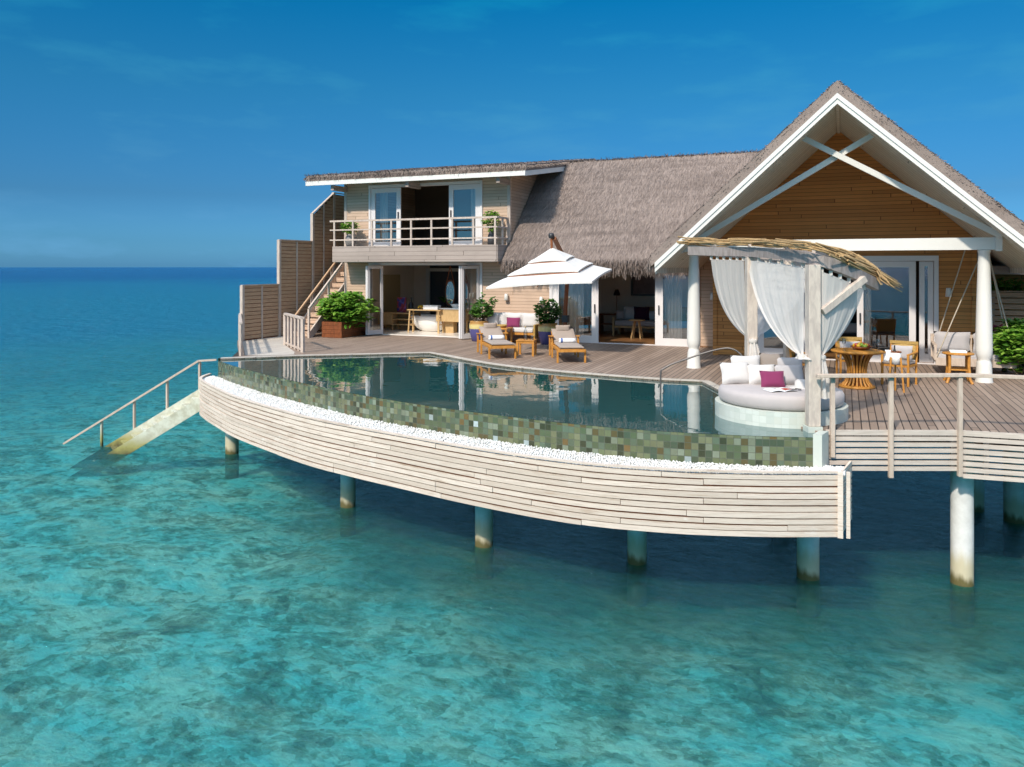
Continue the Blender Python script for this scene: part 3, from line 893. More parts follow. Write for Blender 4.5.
# ------------------------------------------------------------------ buildings
def slab(mb, poly, t):
    """sheet of 3D corners thickened upwards by t (vertical)"""
    n = len(poly)
    v = list(poly) + [(x, y, z + t) for x, y, z in poly]
    f = [tuple(range(n))[::-1], tuple(range(n, 2*n))] + [(i, (i+1) % n, n+(i+1) % n, n+i) for i in range(n)]
    return mb.add(v, f)
rt = random.Random(21)
def straw(mb, p, d, L, w, nrm):
    d = Vector(d).normalized(); s_ = d.cross(Vector(nrm)).normalized() * w / 2
    p = Vector(p); q = p + d * L
    mb.add([p - s_, p + s_, q + s_*.35, q - s_*.35], [(0,1,2,3)])
def thatch_field(mb, o, ea, La, ed, Ld, n, inside=None, L=(.18,.42), w=(.012,.026), lift=.05):
    """n straws lying on the plane o + a*ea + b*ed, pointing down ed"""
    o, ea, ed = Vector(o), Vector(ea).normalized(), Vector(ed).normalized()
    nrm = ea.cross(ed).normalized()
    if nrm.z < 0: nrm = -nrm
    for k in range(n):
        a, b = rt.random() * La, rt.random() * Ld
        if inside and not inside(a, b): continue
        p = o + ea*a + ed*b + nrm * rt.uniform(-.01, lift*.3)
        d = ed + ea * rt.gauss(0, .16) + nrm * rt.uniform(.0, .14)
        straw(mb, p, d, rt.uniform(*L), rt.uniform(*w), nrm + ea * rt.uniform(-.5,.5))
def fringe(mb, a, b, down, n, L=(.12,.36), back=(0,0,0), w=(.012,.028), spread=.14, depth=.15):
    a, b, dn, bk = Vector(a), Vector(b), Vector(down), Vector(back)
    for k in range(n):
        t_ = rt.random()
        cl_ = .6 + .4 * math.sin(t_ * 37 + math.sin(t_ * 91) * 2) 
        p = a.lerp(b, t_) + bk * rt.random() * depth + Vector((rt.uniform(-.02,.02),) * 3)
        d = dn + Vector((rt.gauss(0, spread), rt.gauss(0, spread), rt.gauss(0, spread * .6)))
        straw(mb, p, d, rt.uniform(*L) * (.7 + .4 * cl_), rt.uniform(*w), (rt.uniform(-1,1), rt.uniform(-1,1), .3))

def leaf_door(parent, a, b, z0, z1, stile=.13, t=.05, bottom=.16, handle=None, name='door', glass='glass'):
    """glazed leaf standing between plan points a and b"""
    a, b = Vector(a), Vector(b); d = (b - a); L = d.length; d.normalize(); nrm = Vector((d.y, -d.x))
    mb = MB()
    def seg(s0, s1, za, zb):
        p, q = a + d*s0, a + d*s1
        o = nrm * t / 2
        v = [(*(p+o),za),(*(q+o),za),(*(q-o),za),(*(p-o),za),(*(p+o),zb),(*(q+o),zb),(*(q-o),zb),(*(p-o),zb)]
        mb.add(v, [(3,2,1,0),(4,5,6,7),(0,1,5,4),(1,2,6,5),(2,3,7,6),(3,0,4,7)])
    seg(0, stile, z0, z1); seg(L - stile, L, z0, z1)
    seg(stile, L - stile, z0, z0 + bottom); seg(stile, L - stile, z1 - stile, z1)
    dr = mb.build(name, M['doorw'], parent)
    p, q = a + d*stile, a + d*(L-stile)
    MB().add([(*p, z0+bottom), (*q, z0+bottom), (*q, z1-stile), (*p, z1-stile)], [(0,1,2,3)]).build('pane', M[glass], dr)
    if handle is not None:
        h = a + d * (stile/2 if handle == 0 else L - stile/2) + nrm * (t/2 + .03)
        MB().bar((*h, z0+.92), (*h, z0+1.2), .035, .03).build('handle', M['black'], dr)
    return dr

# ---- two storey block on the left
wing = thing('two_storey_block', 'two storey timber clad block with a balcony and flat thatched roof', 'building', (0,0,0))
wx0, wx1, wy = -16.68, -10.19, 24.0
mb = MB()
T = .16
mb.box(wx0, -15.64, wy, wy+T, ZD, 7.85).box(-11.18, wx1, wy, wy+T, ZD, 7.85)
mb.box(-15.64, -11.18, wy, wy+T, 4.94, 5.52).box(-15.64, -11.18, wy, wy+T, 7.62, 7.85)
mb.build('front_wall', M['siding'], wing)
def sidewall(x0, x1, name):
    v = [(x,y,z) for x in (x0,x1) for y, z in ((wy+T,ZD),(30,ZD),(30,8.77),(wy+T,7.86))]
    MB().add(v, [(0,1,2,3),(7,6,5,4),(4,5,1,0),(5,6,2,1),(6,7,3,2),(7,4,0,3)]).build(name, M['side_wall'], wing)
sidewall(wx0, wx0+.15, 'left_wall'); sidewall(wx1-.15, wx1, 'right_wall')
MB().box(wx0-.02, wx0+.09, wy-.02, wy+.0, ZD, 7.8).box(wx1-.09, wx1+.02, wy-.02, wy, 5.6, 7.8).build('corner_trim', M['postw'], wing)
MB().box(wx0+.15, wx1-.15, 29.85, 30, ZD, 8.6).build('back_wall', M['plaster'], wing)
MB().box(wx0+.152, wx1-.152, wy+T, 29.84, 4.95, 5.50).build('upper_floor', M['ceil'], wing)
MB().box(wx0+.152, wx1-.152, wy-.02, 29.84, ZD+.004, ZD+.035).build('ground_floor', M['tilefloor'], wing)
MB().box(wx0+.16, wx0+.19, wy+T, 29.8, ZD+.04, 4.94).box(wx0+.2, -15.75, 28.6, 28.7, ZD+.04, 4.94).box(-14.0, wx1-.16, 28.6, 28.7, ZD+.04, 4.94).build('room_wall', M['plaster'], wing)
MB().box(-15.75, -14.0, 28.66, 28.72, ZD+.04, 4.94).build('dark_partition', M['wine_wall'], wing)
MB().box(-15.86, -15.7, 28.52, 28.6, ZD+.04, 4.75).box(-15.7, -14.1, 28.52, 28.6, 4.62, 4.75).box(-14.1, -13.95, 28.52, 28.6, ZD+.04, 4.75).build('inner_door_frame', M['white'], wing)
MB().box(wx0+.191, wx0+.22, 26.2, 27.5, ZD+.04, 4.5).build('roller_blind', plain('blind', (.46,.36,.18), .8, .05, 3), wing)
# upper room: darker
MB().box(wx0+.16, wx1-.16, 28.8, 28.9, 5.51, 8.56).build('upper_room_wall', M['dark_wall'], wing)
# roof
ry0, ry1, rx0, rx1 = 23.0, 30.5, -17.65, -9.25
tl = .15
rz = lambda y: 7.83 + (y - ry0) * tl
roof = slab(MB(), [(rx0,ry0+.05,rz(ry0)), (rx1,ry0+.05,rz(ry0)), (rx1,ry1,rz(ry1)), (rx0,ry1,rz(ry1))], .20).build('roof', M['thatch'], wing)
mb = MB()
thatch_field(mb, (rx0, ry1, rz(ry1)+.2), (1,0,0), rx1-rx0, (0,-1,-tl), 7.4, 2500)
fringe(mb, (rx0-.02, ry0+.06, rz(ry0)+.17), (rx1, ry0+.06, rz(ry0)+.17), (0,-.55,-.8), 1900, (.10,.24), (0,.6,.1), spread=.3)
fringe(mb, (rx0-.02, ry0+.06, rz(ry0)+.20), (rx1, ry0+.06, rz(ry0)+.20), (0,-.9,.15), 700, (.08,.18), (0,.6,.1), spread=.35)
fringe(mb, (rx0, ry0, rz(ry0)+.14), (rx0, ry1, rz(ry1)+.14), (-.7,0,-.5), 500, (.10,.22), spread=.3)
fringe(mb, (rx1, ry0, rz(ry0)+.14), (rx1, ry1, rz(ry1)+.14), (.7,0,-.4), 700, (.06,.16), spread=.3)
mb.build('straw', M['thatch'], roof)
mb = MB().box(rx0, rx1, ry0, ry0+.045, 7.68, 7.827)
slab(mb, [(rx1-.045,ry0+.046,rz(ry0)-.16), (rx1,ry0+.046,rz(ry0)-.16), (rx1,ry1,rz(ry1)-.16), (rx1-.045,ry1,rz(ry1)-.16)], .157)
slab(mb, [(rx0,ry0+.046,rz(ry0)-.16), (rx0+.045,ry0+.046,rz(ry0)-.16), (rx0+.045,ry1,rz(ry1)-.16), (rx0,ry1,rz(ry1)-.16)], .157)
mb.build('fascia', M['white'], roof)
slab(MB(), [(rx0+.05,ry0+.05,rz(ry0)-.09), (rx1-.05,ry0+.05,rz(ry0)-.09), (rx1-.05,ry1,rz(ry1)-.09), (rx0+.05,ry1,rz(ry1)-.09)], .05).build('soffit', M['soffit'], roof)
for x in (-16.62, -13.6, -10.25): MB().box(x-.06, x+.06, ry0+.15, wy, 7.50, 7.68).build('eave_bracket', M['balc'], roof)
# balcony
bx0, bx1, by = -16.55, -10.26, 23.1
balc = MB().box(bx0, bx1, by, wy-.003, 5.36, 5.50).box(bx0, bx1, by-.03, by, 4.98, 5.52).box(bx1, bx1+.03, by, wy-.003, 4.98, 5.52).box(bx0-.03, bx0, by, wy-.003, 4.98, 5.52).build('balcony', M['balc'], wing)
MB().box(bx0, bx1, by+.002, wy-.005, 4.96, 5.03).build('underside', M['ceil'], balc)
br = MB()
for z in (6.40, 6.09, 5.74):
    w = .06 if z > 6.3 else .045
    br.box(bx0-.12, bx1+.02, by-.03, by+.03, z-w/2, z+w/2)
    br.box(bx1-.03, bx1+.03, by+.032, wy-.03, z-w/2, z+w/2)
for i in range(9):
    x = bx0 + .06 + (bx1-bx0-.12) * i / 8
    br.box(x-.03, x+.03, by-.025, by+.025, 5.52, 6.40)
for y in (by+.45, wy-.06):
    br.box(bx1-.025, bx1+.025, y-.03, y+.03, 5.5, 6.40)
br.build('railing', M['postw'], balc)
# door frames and leaves
MB().box(-15.64, -15.56, wy-.05, wy+.10, 5.52, 7.60).box(-11.26, -11.18, wy-.05, wy+.10, 5.52, 7.60).box(-15.64, -11.18, wy-.06, wy+.10, 7.60, 7.70).build('upper_door_frame', M['doorw'], wing)
leaf_door(wing, (-15.55, wy+.0), (-14.34, wy+.0), 5.53, 7.59, .17, handle=1)
leaf_door(wing, (-12.44, wy+.0), (-11.27, wy+.0), 5.53, 7.59, .17, handle=0)
MB().box(-15.64, -15.56, wy-.05, wy+.10, ZD+.04, 4.86).box(-11.26, -11.18, wy-.05, wy+.10, ZD+.04, 4.86).box(-15.64, -11.18, wy-.06, wy+.10, 4.86, 4.95).build('lower_door_frame', M['doorw'], wing)
leaf_door(wing, (-15.54, wy+.0), (-15.36, wy-.62), ZD+.03, 4.84, .10)
leaf_door(wing, (-15.33, wy-.60), (-15.10, wy+.02), ZD+.03, 4.84, .10)
leaf_door(wing, (-11.82, wy-.05), (-11.72, wy-.66), ZD+.03, 4.84, .10)
leaf_door(wing, (-11.66, wy-.66), (-11.30, wy-.02), ZD+.03, 4.84, .10)

# ---- thatched house with the gabled porch
house = thing('thatched_house', 'thatched timber house with a steep white trimmed gable porch facing the pool', 'building', (0,0,0))
mb = MB()
mb.box(wx1+.003, -8.79, wy, wy+T, ZD, 5.2).box(-8.79, -3.45, wy, wy+T, 4.88, 5.2).box(-4.0, -3.3, wy, wy+T, ZD, 4.88)
mb.build('front_wall', M['siding'], house)
MB().box(-8.82, -3.4, wy-.02, 28.3, ZD+.004, ZD+.035).build('living_floor', M['roomfloor'], house)
MB().box(-9.2, -3.0, 28.3, 28.4, ZD, 5.6).box(-9.0, -8.9, wy+T, 28.3, ZD, 5.6).box(-3.4, -3.31, wy+T, 28.3, ZD, 5.6).build('living_wall', M['plaster'], house)
MB().box(-9.0, -3.31, wy+T, 28.3, 5.61, 5.7).build('living_ceiling', M['ceil'], house)
# main roof
my0, mz0, ms, ryd = 23.32, 4.79, .955, 27.05
mz = lambda y: mz0 + (y - my0) * ms
mroof = slab(MB(), [(-10.16,my0,mz0), (-4.15,my0,mz0), (-.15,ryd,mz(ryd)), (-10.16,ryd,mz(ryd))], .24)
slab(mroof, [(-10.16,ryd,mz(ryd)), (-.15,ryd,mz(ryd)), (-.15,32,mz0), (-10.16,32,mz0)], .24)
mroof = mroof.build('main_roof', M['thatch'], house)
mb = MB()
Ls = math.hypot(ryd-my0, mz(ryd)-mz0)
dn = Vector((0,-1,-ms)).normalized()
def ins(a, b):
    y = ryd - b * (ryd-my0) / Ls
    return -10.16 + a < -4.1 + (y - my0) * 1.06 + .2
thatch_field(mb, (-10.16, ryd, mz(ryd)+.24), (1,0,0), 10.2, dn, Ls, 36000, ins, (.10,.26), (.010,.022))
fringe(mb, (-10.2,my0,mz0+.22), (-4.25,my0,mz0+.22), (0,-.45,-.9), 1500, (.12,.34), (0,1,.9), spread=.16)
fringe(mb, (-10.2,my0,mz0+.15), (-4.25,my0,mz0+.15), (0,-.25,-1), 2600, (.14,.36), (0,1,.9), spread=.14)
fringe(mb, (-8.0,my0,mz0+.06), (-4.25,my0,mz0+.06), (0,-.05,-1), 2200, (.16,.46), (0,1,.7), spread=.14, depth=.3)
fringe(mb, (-10.2,my0,mz0+.17), (-10.2,wy,mz(wy)+.17), (-.5,-.2,-.6), 300, (.06,.18), spread=.25)
fringe(mb, (-10.16,ryd,mz(ryd)+.24), (-.4,ryd,mz(ryd)+.24), (.1,-.7,.15), 1500, (.08,.16), spread=.4)
mb.build('straw', M['thatch'], mroof)
slab(MB(), [(-10.1,my0+.12,mz0-.02), (-4.2,my0+.12,mz0-.02), (-4.2,wy,mz(wy-.12)-.02), (-10.1,wy,mz(wy-.12)-.02)], .01).build('eave_lining', M['ceil'], mroof)
# sliding doors of the living room
MB().box(-8.79, -8.70, wy-.05, wy+.12, ZD+.03, 4.80).box(-4.09, -4.0, wy-.05, wy+.12, ZD+.03, 4.80).box(-8.79, -4.0, wy-.05, wy+.12, 4.80, 4.88).box(-8.79, -4.0, wy-.07, wy+.12, ZD+.002, ZD+.03).build('living_door_frame', M['doorw'], house)
leaf_door(house, (-8.69, wy-.02), (-7.15, wy-.02), ZD+.032, 4.79, .22, handle=1, bottom=.2)
leaf_door(house, (-5.35, wy-.02), (-4.10, wy-.02), ZD+.032, 4.79, .24, handle=0, bottom=.2)
# gabled porch
gx, gy0, gy1, gz, gs = -.15, 18.0, 22.0, 8.47, .92
half = 3.87
fz = lambda x: gz - gs * abs(x - gx)
groof = MB()
for s_ in (-1, 1):
    xe = gx + s_ * (half + .10)
    slab(groof, [(gx,gy0+.03,gz), (xe,gy0+.03,fz(xe)), (xe,27.0,fz(xe)), (gx,27.0,gz)], .27)
groof = groof.build('gable_roof', M['thatch'], house)
mb = MB()
for s_ in (-1, 1):
    xe = gx + s_ * (half + .10)
    ed = Vector((s_, 0, -gs)).normalized(); L_ = math.hypot(half+.1, (half+.1)*gs)
    thatch_field(mb, (gx, gy0, gz+.27), (0,1,0), 9.0, ed, L_, 3500)
    for zo, nf, dd in ((.25, 1500, Vector((s_*.5,-.62,.12))), (.17, 1500, Vector((s_*.5,-.5,-.25))), (.10, 1100, Vector((s_*.45,-.4,-.35)))):
        fringe(mb, (gx,gy0+.05,gz+zo), (xe,gy0+.05,fz(xe)+zo), dd, nf, (.03,.075), (0,1,0), spread=.22, depth=.1)
    fringe(mb, (gx,gy0+.05,gz+.26), (xe,gy0+.05,fz(xe)+.26), (s_*.8,-.1,-.5), 900, (.05,.12), (0,1,0), spread=.3, depth=.4)
    fringe(mb, (xe,gy0+.05,fz(xe)+.2), (xe,23.2 if s_ < 0 else 27,fz(xe)+.2), (s_*.35,0,-1), 1500, (.15,.36), spread=.15)
mb.build('straw', M['thatch'], groof)
mb = MB()
for s_ in (-1, 1):
    xe = gx + s_ * half
    for (ya, yb, za, zb) in ((gy0-.03, gy0+.02, -.23, -.035), (gy0-.055, gy0-.031, -.12, -.01)):
        v = [(gx,ya,gz+za), (xe,ya,fz(xe)+za), (xe,ya,fz(xe)+zb), (gx,ya,gz+zb)]
        mb.add(v + [(x, yb, z) for x, y, z in v], [(0,1,2,3),(7,6,5,4),(4,5,1,0),(5,6,2,1),(6,7,3,2),(7,4,0,3)])
mb.build('bargeboard', M['white'], groof)
mb = MB()
for s_ in (-1, 1):
    xe = gx + s_ * half
    slab(mb, [(gx,gy0+.025,gz-.16), (xe,gy0+.025,fz(xe)-.16), (xe,gy1+ (2 if s_ < 0 else 4),fz(xe)-.16), (gx,gy1+.3,gz-.16)], .04)
    mb.box(xe-.03 if s_ > 0 else xe, xe if s_ > 0 else xe+.03, gy0+.022, 23, fz(xe)-.26, fz(xe)-.02)
mb.build('soffit', M['soffit'], groof)
MB().bar((gx,gy0+.03,gz-.20), (gx,gy1,gz-.20), .07, .06).build('ridge_batten', M['soffit'], groof)
# porch frame
frame = MB().box(-3.55, 2.86, 18.92, 19.10, 5.16, 5.415).box(2.86, 2.98, 18.86, 19.16, 5.13, 5.46).box(-3.64, -3.55, 18.86, 19.16, 5.13, 5.46)
frame.build('tie_beam', M['white'], house)
MB().bar((-3.25,19.0,5.44), (.58,19.0,7.70), .10, .12).build('cross_brace', M['white'], house)
MB().bar((2.95,18.87,5.44), (-.88,18.87,7.70), .10, .12).build('cross_brace', M['white'], house)
colp = [(r_*.70, z_*1.012) for r_, z_ in [(.24,0),(.24,.02),(.225,.05),(.205,.36),(.185,.42),(.17,.44),(.168,.47),(.20,.52),(.222,.60),(.228,.70),(.222,.95),(.205,1.5),(.185,2.0),(.165,2.45),(.155,2.66),(.175,2.68),(.175,2.72)]]
for x, y in ((-3.32,19.02), (2.67,19.0)):
    MB().lathe(colp, 32, (x, y, ZD)).build('column', M['white'], house)
# gable wall with opening
ox0, ox1, oz = -2.15, 2.04, 4.95
wl0, wr0 = -3.3, 2.92
yw = gy1
mb = MB()
def wallprism(pts):
    n_ = len(pts)
    mb.add([(x, yw, z) for x, z in pts] + [(x, yw+.15, z) for x, z in pts], [tuple(range(n_)), tuple(range(n_, 2*n_))[::-1]] + [((i+1) % n_, i, n_+i, n_+(i+1) % n_) for i in range(n_)])
tp = lambda x: fz(x) - .165
wallprism([(wl0,ZD),(ox0,ZD),(ox0,oz),(wl0,oz)]); wallprism([(ox1,ZD),(wr0,ZD),(wr0,oz),(ox1,oz)])
wallprism([(wl0,oz),(wr0,oz),(wr0,tp(wr0)),(gx,tp(gx)),(wl0,tp(wl0))])
mb.build('gable_wall', M['gable'], house)
MB().box(wl0-.02, wl0+.09, yw-.03, yw-.001, ZD, 5.45).box(wr0-.09, wr0+.02, yw-.03, yw-.001, ZD, 5.4).build('corner_trim', M['gable'], house)
MB().box(wl0, wl0+.12, yw+.15, wy, ZD, 5.5).box(wr0-.12, wr0, yw+.15, 27, ZD, 5.5).build('gable_side_wall', M['gable'], house)
MB().box(wl0+.121, wr0-.121, yw-.02, 27.2, ZD+.004, ZD+.035).build('dining_floor', M['roomfloor'], house)
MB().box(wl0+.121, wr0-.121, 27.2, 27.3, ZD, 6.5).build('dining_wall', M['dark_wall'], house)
MB().box(wl0+.121, wr0-.121, yw+.16, 27.2, 5.3, 5.4).build('dining_ceiling', M['ceil'], house)
MB().box(ox0-.1, ox0, yw-.05, yw+.1, ZD, oz).box(ox1-.02, ox1+.08, yw-.05, yw+.1, ZD, oz).box(ox0-.1, ox1+.08, yw-.055, yw+.1, oz, oz+.13).box(ox0, ox1-.02, yw-.07, yw+.1, ZD+.002, ZD+.03).build('gable_door_frame', M['doorw'], house)
leaf_door(house, (.28, yw-.02), (1.62, yw-.02), ZD+.032, oz-.01, .15, handle=0, bottom=.22)
leaf_door(house, (1.70, yw+.05), (2.01, yw+.05), ZD+.032, oz-.01, .12, bottom=.22)
leaf_door(house, (-2.14, yw-.02), (-.95, yw-.02), ZD+.032, oz-.01, .15, handle=1, bottom=.22)

# sheer curtains hanging behind the glass doors
for (x0_, x1_, y_, z0_, z1_) in ((-15.38,-15.05,wy+.28,5.55,7.5), (-11.75,-11.42,wy+.28,5.55,7.5)):
    MB().grid(lambda u, v: (x0_ + (x1_-x0_)*u, y_ + .03*math.sin(u*22), z0_ + (z1_-z0_)*v), 30, 1).build('door_curtain', M['curtain'], wing)
for (x0_, x1_, y_, z0_, z1_) in ((-8.5,-7.75,wy+.30,2.46,4.75), (-5.15,-4.6,wy+.30,2.46,4.75), (.36,.62,yw+.32,2.46,4.9)):
    MB().grid(lambda u, v: (x0_ + (x1_-x0_)*u, y_ + .03*math.sin(u*34), z0_ + (z1_-z0_)*v), 40, 1).build('door_curtain', M['curtain'], house)
# wall right of the porch
rw = thing('courtyard_wall', 'dark brown timber wall in shade beyond the right column', 'wall', (0,0,0))
MB().box(wr0+.01, 8.5, 26.6, 26.75, ZD, 5.0).build('boards', M['gable'], rw)
slab(MB(), [(wr0+.14,22.4,4.62), (9,22.4,4.62), (9,26.6,4.9), (wr0+.14,26.6,4.9)], .2).build('eave', M['thatch'], rw)
rsn = thing('slatted_fence', 'grey slatted fence with plants above it behind the right column', 'fence', (0,0,0))
mb = MB()
z = ZD + .06
while z < 4.1:
    mb.box(wr0+.05, 7.5, 23.98, 24.01, z, z+.125); z += .155
mb.build('slats', M['screen'], rsn)
mb = MB()
for x in (3.0, 3.55, 4.4, 5.6): mb.box(x, x+.07, 24.012, 24.07, ZD, 4.15)
mb.build('battens', M['postw'], rsn)
MB().box(wr0+.05, 7.5, 23.95, 24.08, 4.15, 4.18).build('cap', M['screen'], rsn)
# ------------------------------------------------------------------ plants
rl = random.Random(77)
def leaf(mb, p, d, L, w, droop=.25):
    """one folded leaf from p along d"""
    d = Vector(d).normalized(); p = Vector(p)
    s_ = d.cross(Vector((0,0,1)))
    if s_.length < .1: s_ = Vector((1,0,0))
    s_ = (s_.normalized() + Vector((rl.uniform(-.4,.4), rl.uniform(-.4,.4), rl.uniform(-.5,.5)))).normalized()
    up = s_.cross(d)
    m = p + d*L*.5 + up*.05*L; q = p + d*L - Vector((0,0,droop*L))
    a = p + d*L*.42 + s_*w/2 - up*.02; b = p + d*L*.42 - s_*w/2 - up*.02
    a2 = p + d*L*.75 + s_*w*.36 - Vector((0,0,droop*L*.5)); b2 = p + d*L*.75 - s_*w*.36 - Vector((0,0,droop*L*.5))
    mb.add([p, a, a2, q, b2, b, m], [(0,6,1),(1,6,2),(2,6,3),(3,6,4),(4,6,5),(5,6,0)], True)
def rosette(mb, c, n, L, w, up=.5, droop=.3):
    for k in range(n):
        a = rl.uniform(0, 6.283); e = rl.uniform(-.15, 1.0)
        d = (math.cos(a), math.sin(a), up * e + .15)
        leaf(mb, Vector(c) + Vector((0,0,rl.uniform(-.06,.04))), d, L * rl.uniform(.65,1.15), w * rl.uniform(.8,1.2), droop * rl.uniform(.3,1.5))
def bush(parent, c, rad, n, nl, L, w, mat, base, name='foliage'):
    """crown of leaf rosettes inside an uneven ellipsoid, plus stems from base"""
    mb = MB(); stems = MB()
    lob = [(rl.uniform(0,6.28), rl.uniform(.55,1.15)) for _ in range(8)]
    for k in range(n):
        while True:
            v = Vector((rl.uniform(-1,1), rl.uniform(-1,1), rl.uniform(-1,1)))
            if .25 < v.length < 1: break
        a = math.atan2(v.y, v.x)
        m = .1 + sum(s_ * max(0, math.cos(a - q))**2 for q, s_ in lob) / max(.01, sum(max(0, math.cos(a - q))**2 for q, s_ in lob))
        if rl.random() < .65: v = v.normalized() * rl.uniform(.72, 1.0)
        p = Vector(c) + Vector((v.x*rad[0]*m, v.y*rad[1]*m, v.z*rad[2]*(.8+.3*m*rl.random())))
        rosette(mb, p, nl, L, w)
        if k % 6 == 0:
            b = Vector(base) + Vector((rl.uniform(-.5,.5)*rad[0]*.5, rl.uniform(-.5,.5)*rad[1]*.5, 0))
            stems.tube([b, b.lerp(p, .5) + Vector((rl.uniform(-.05,.05),)*3), p], [.022,.015,.008], 5)
    o = mb.build(name, mat, parent)
    stems.build('stem', M['bark'], parent)
    return o

# planter with the bright shrub by the stairs
px_, py_ = -14.95, 22.55
pl = thing('planter_box', 'reddish brown wooden planter box holding the big bright green shrub', 'planter', (-16.02,23.08,ZD))
mb = MB()
for i in range(4):
    z = .01 + i * .135
    mb.box(-.40,.40,-.80,-.76,z,z+.128).box(-.40,.40,.76,.80,z,z+.128).box(-.40,-.36,-.76,.76,z,z+.128).box(.36,.40,-.76,.76,z,z+.128)
mb.build('sides', M['redwood'], pl)
MB().box(-.36,.36,-.76,.76,.40,.45).build('soil', M['soil'], pl)
sh = thing('green_shrub', 'big bright green leafy shrub spilling over the wooden planter box', 'shrub', (-15.95,23.0,ZD+.45))
bush(sh, (.12,-.05,.52), (.80,.95,.62), 200, 9, .34, .10, M['leaf'], (0,0,0))

# glazed pots on the terrace
def glazed(name, label, loc, group):
    th = thing(name, label, 'potted plant', loc, 0, group)
    MB().lathe([(.20,0),(.235,.02),(.29,.25),(.315,.45),(.31,.56),(.285,.62),(.30,.65),(.27,.66),(.24,.60)], 28).build('pot', M['potglaze'], th)
    MB().lathe([(.24,.595),(.0,.60)], 20).build('soil', M['soil'], th)
    return th
g1 = glazed('potted_shrub', 'sprawling green shrub in a blue and yellow glazed pot by the folding door', (-10.92,23.15,ZD), 'glazed pots on the terrace')
bush(g1, (.12,0,1.02), (.42,.42,.30), 75, 8, .15, .085, M['leafd'], (0,0,.6))
for (ex, ez) in ((.50,1.42),(.15,1.50),(.62,1.34)):
    rosetteb = MB()
    for q in range(5): rosette(rosetteb, (ex - .05*q, 0, ez - .07*q), 7, .13, .08)
    rosetteb.build('foliage', M['leafd'], g1)
g2 = glazed('potted_shrub', 'upright green shrub in a blue and yellow glazed pot beside the umbrella mast', (-8.52,23.1,ZD), 'glazed pots on the terrace')
bush(g2, (.02,0,1.02), (.40,.40,.42), 95, 8, .15, .085, M['leafd'], (0,0,.6))

# balcony pots
for x, lab, w in ((-16.1, 'bushy plant in a grey pot at the left end of the balcony', 1.0), (-10.62, 'small upright plant in a dark pot at the right end of the balcony', .75)):
    th = thing('balcony_plant', lab, 'potted plant', (x, 23.5, 5.50), 0, 'potted plants on the balcony')
    MB().lathe([(.10,0),(.14,.03),(.19*w,.20),(.17*w,.34),(.12*w,.42),(.15*w,.46),(.11*w,.44)], 20).build('pot', plain('grey_pot' if w == 1 else 'dark_pot', (.22,.21,.20) if w == 1 else (.05,.05,.055), .5, .3, 9), th)
    bush(th, (0,0,.70 + (.12 if w < 1 else 0)), (.34*w,.26,.24 + (.1 if w < 1 else 0)), 45, 8, .17, .05, M['leaf'], (0,0,.42))

# bush at the right edge
rbu = thing('leafy_bush', 'large leafy green bush beside the right porch column', 'bush', (*at(1027,17.2),ZD))
bush(rbu, (0,0,.70), (.72,.75,.62), 240, 9, .23, .10, M['leaf'], (0,0,0))
gr = thing('trailing_plant', 'low green plant growing along the top of the slatted fence', 'plant', (3.9,24.3,4.05))
bush(gr, (0,0,.22), (.55,.2,.22), 40, 10, .22, .03, M['leaf'], (0,0,0))
MB().box(-1.0,1.6,-.15,.15,-.05,.08).build('trough', M['beamw'], gr)
bo = thing('flowering_plant', 'dark red flowering plant between the swing and the leafy bush', 'plant', (3.35,21.0,ZD))
bush(bo, (0,0,.75), (.35,.3,.35), 30, 8, .16, .09, leafmat('wine_leaf', (.10,.01,.03), (.22,.02,.07), (.3,.05,.1)), (0,0,0))

# ------------------------------------------------------------------ cantilever umbrella
umb = thing('cantilever_umbrella', 'big white square umbrella with three tiers on a reddish wooden mast', 'umbrella', (0,0,0))
cL = Vector(at(486,21.5,zat(287.5,21.5))); cF = Vector(at(592,20.3,zat(281.5,20.3))); cR = Vector(at(612,22.6,zat(269,22.6)))
cB = cL + cR - cF; cen = (cL + cR) / 2
apex = Vector(at(552,22.0,zat(251,22.0)))
corners = [cL, cF, cR, cB]
def tier(r0, r1, lift, val):
    mb = MB()
    for k in range(4):
        a, b = corners[k], corners[(k+1) % 4]
        def fn(u, v, a=a, b=b):
            r = r0 + (r1 - r0) * v
            e = a.lerp(b, u)
            p = apex.lerp(e, r)
            p.z += lift - .16 * math.sin(math.pi * min(1, r)) * .35 - .06 * math.sin(math.pi*u) * (0 if v < 1 else -.6)
            return tuple(p)
        mb.grid(fn, 10, 6, False)
        mb.grid(lambda u, v, a=a, b=b: tuple(Vector(fn(u, 1)) - Vector((0,0,val*v))), 10, 1, False)
    return mb
cano = tier(.58, 1.0, 0, .05).build('canopy', M['brolly'], umb)
tier(.26, .68, .055, .025).build('middle_tier', M['brolly'], cano)
tier(.0, .37, .095, .025).build('top_tier', M['brolly'], cano)
for r_, lf in ((.66, .0), (.355, .045)):
    MB().tube([apex.lerp(corners[k % 4], r_) + Vector((0,0,lf - .045)) for k in range(5)], .022, 6).build('tier_frame', M['mast'], cano)
for k in range(8):
    a, b = corners[k // 2], corners[(k // 2 + 1) % 4]
    e = a if k % 2 == 0 else a.lerp(b, .5)
    p0_ = apex + Vector((0,0,-.10)); p1_ = apex.lerp(e, .99) + Vector((0,0,-.06)); pm = p0_.lerp(p1_, .5) + Vector((0,0,-.06))
    MB().tube([p0_, pm, p1_], .016, 6).build('rib', M['mast'], umb)
mb = Vector(at(566,23.3)); 
mx_, my_ = at(565.5, 23.2)
MB().tube([(mx_-.03,my_,ZD+.08), (mx_,my_,3.6), (mx_+.06,my_,4.5), (mx_+.06,my_,4.95)], .062, 12).build('mast', M['mast'], umb)
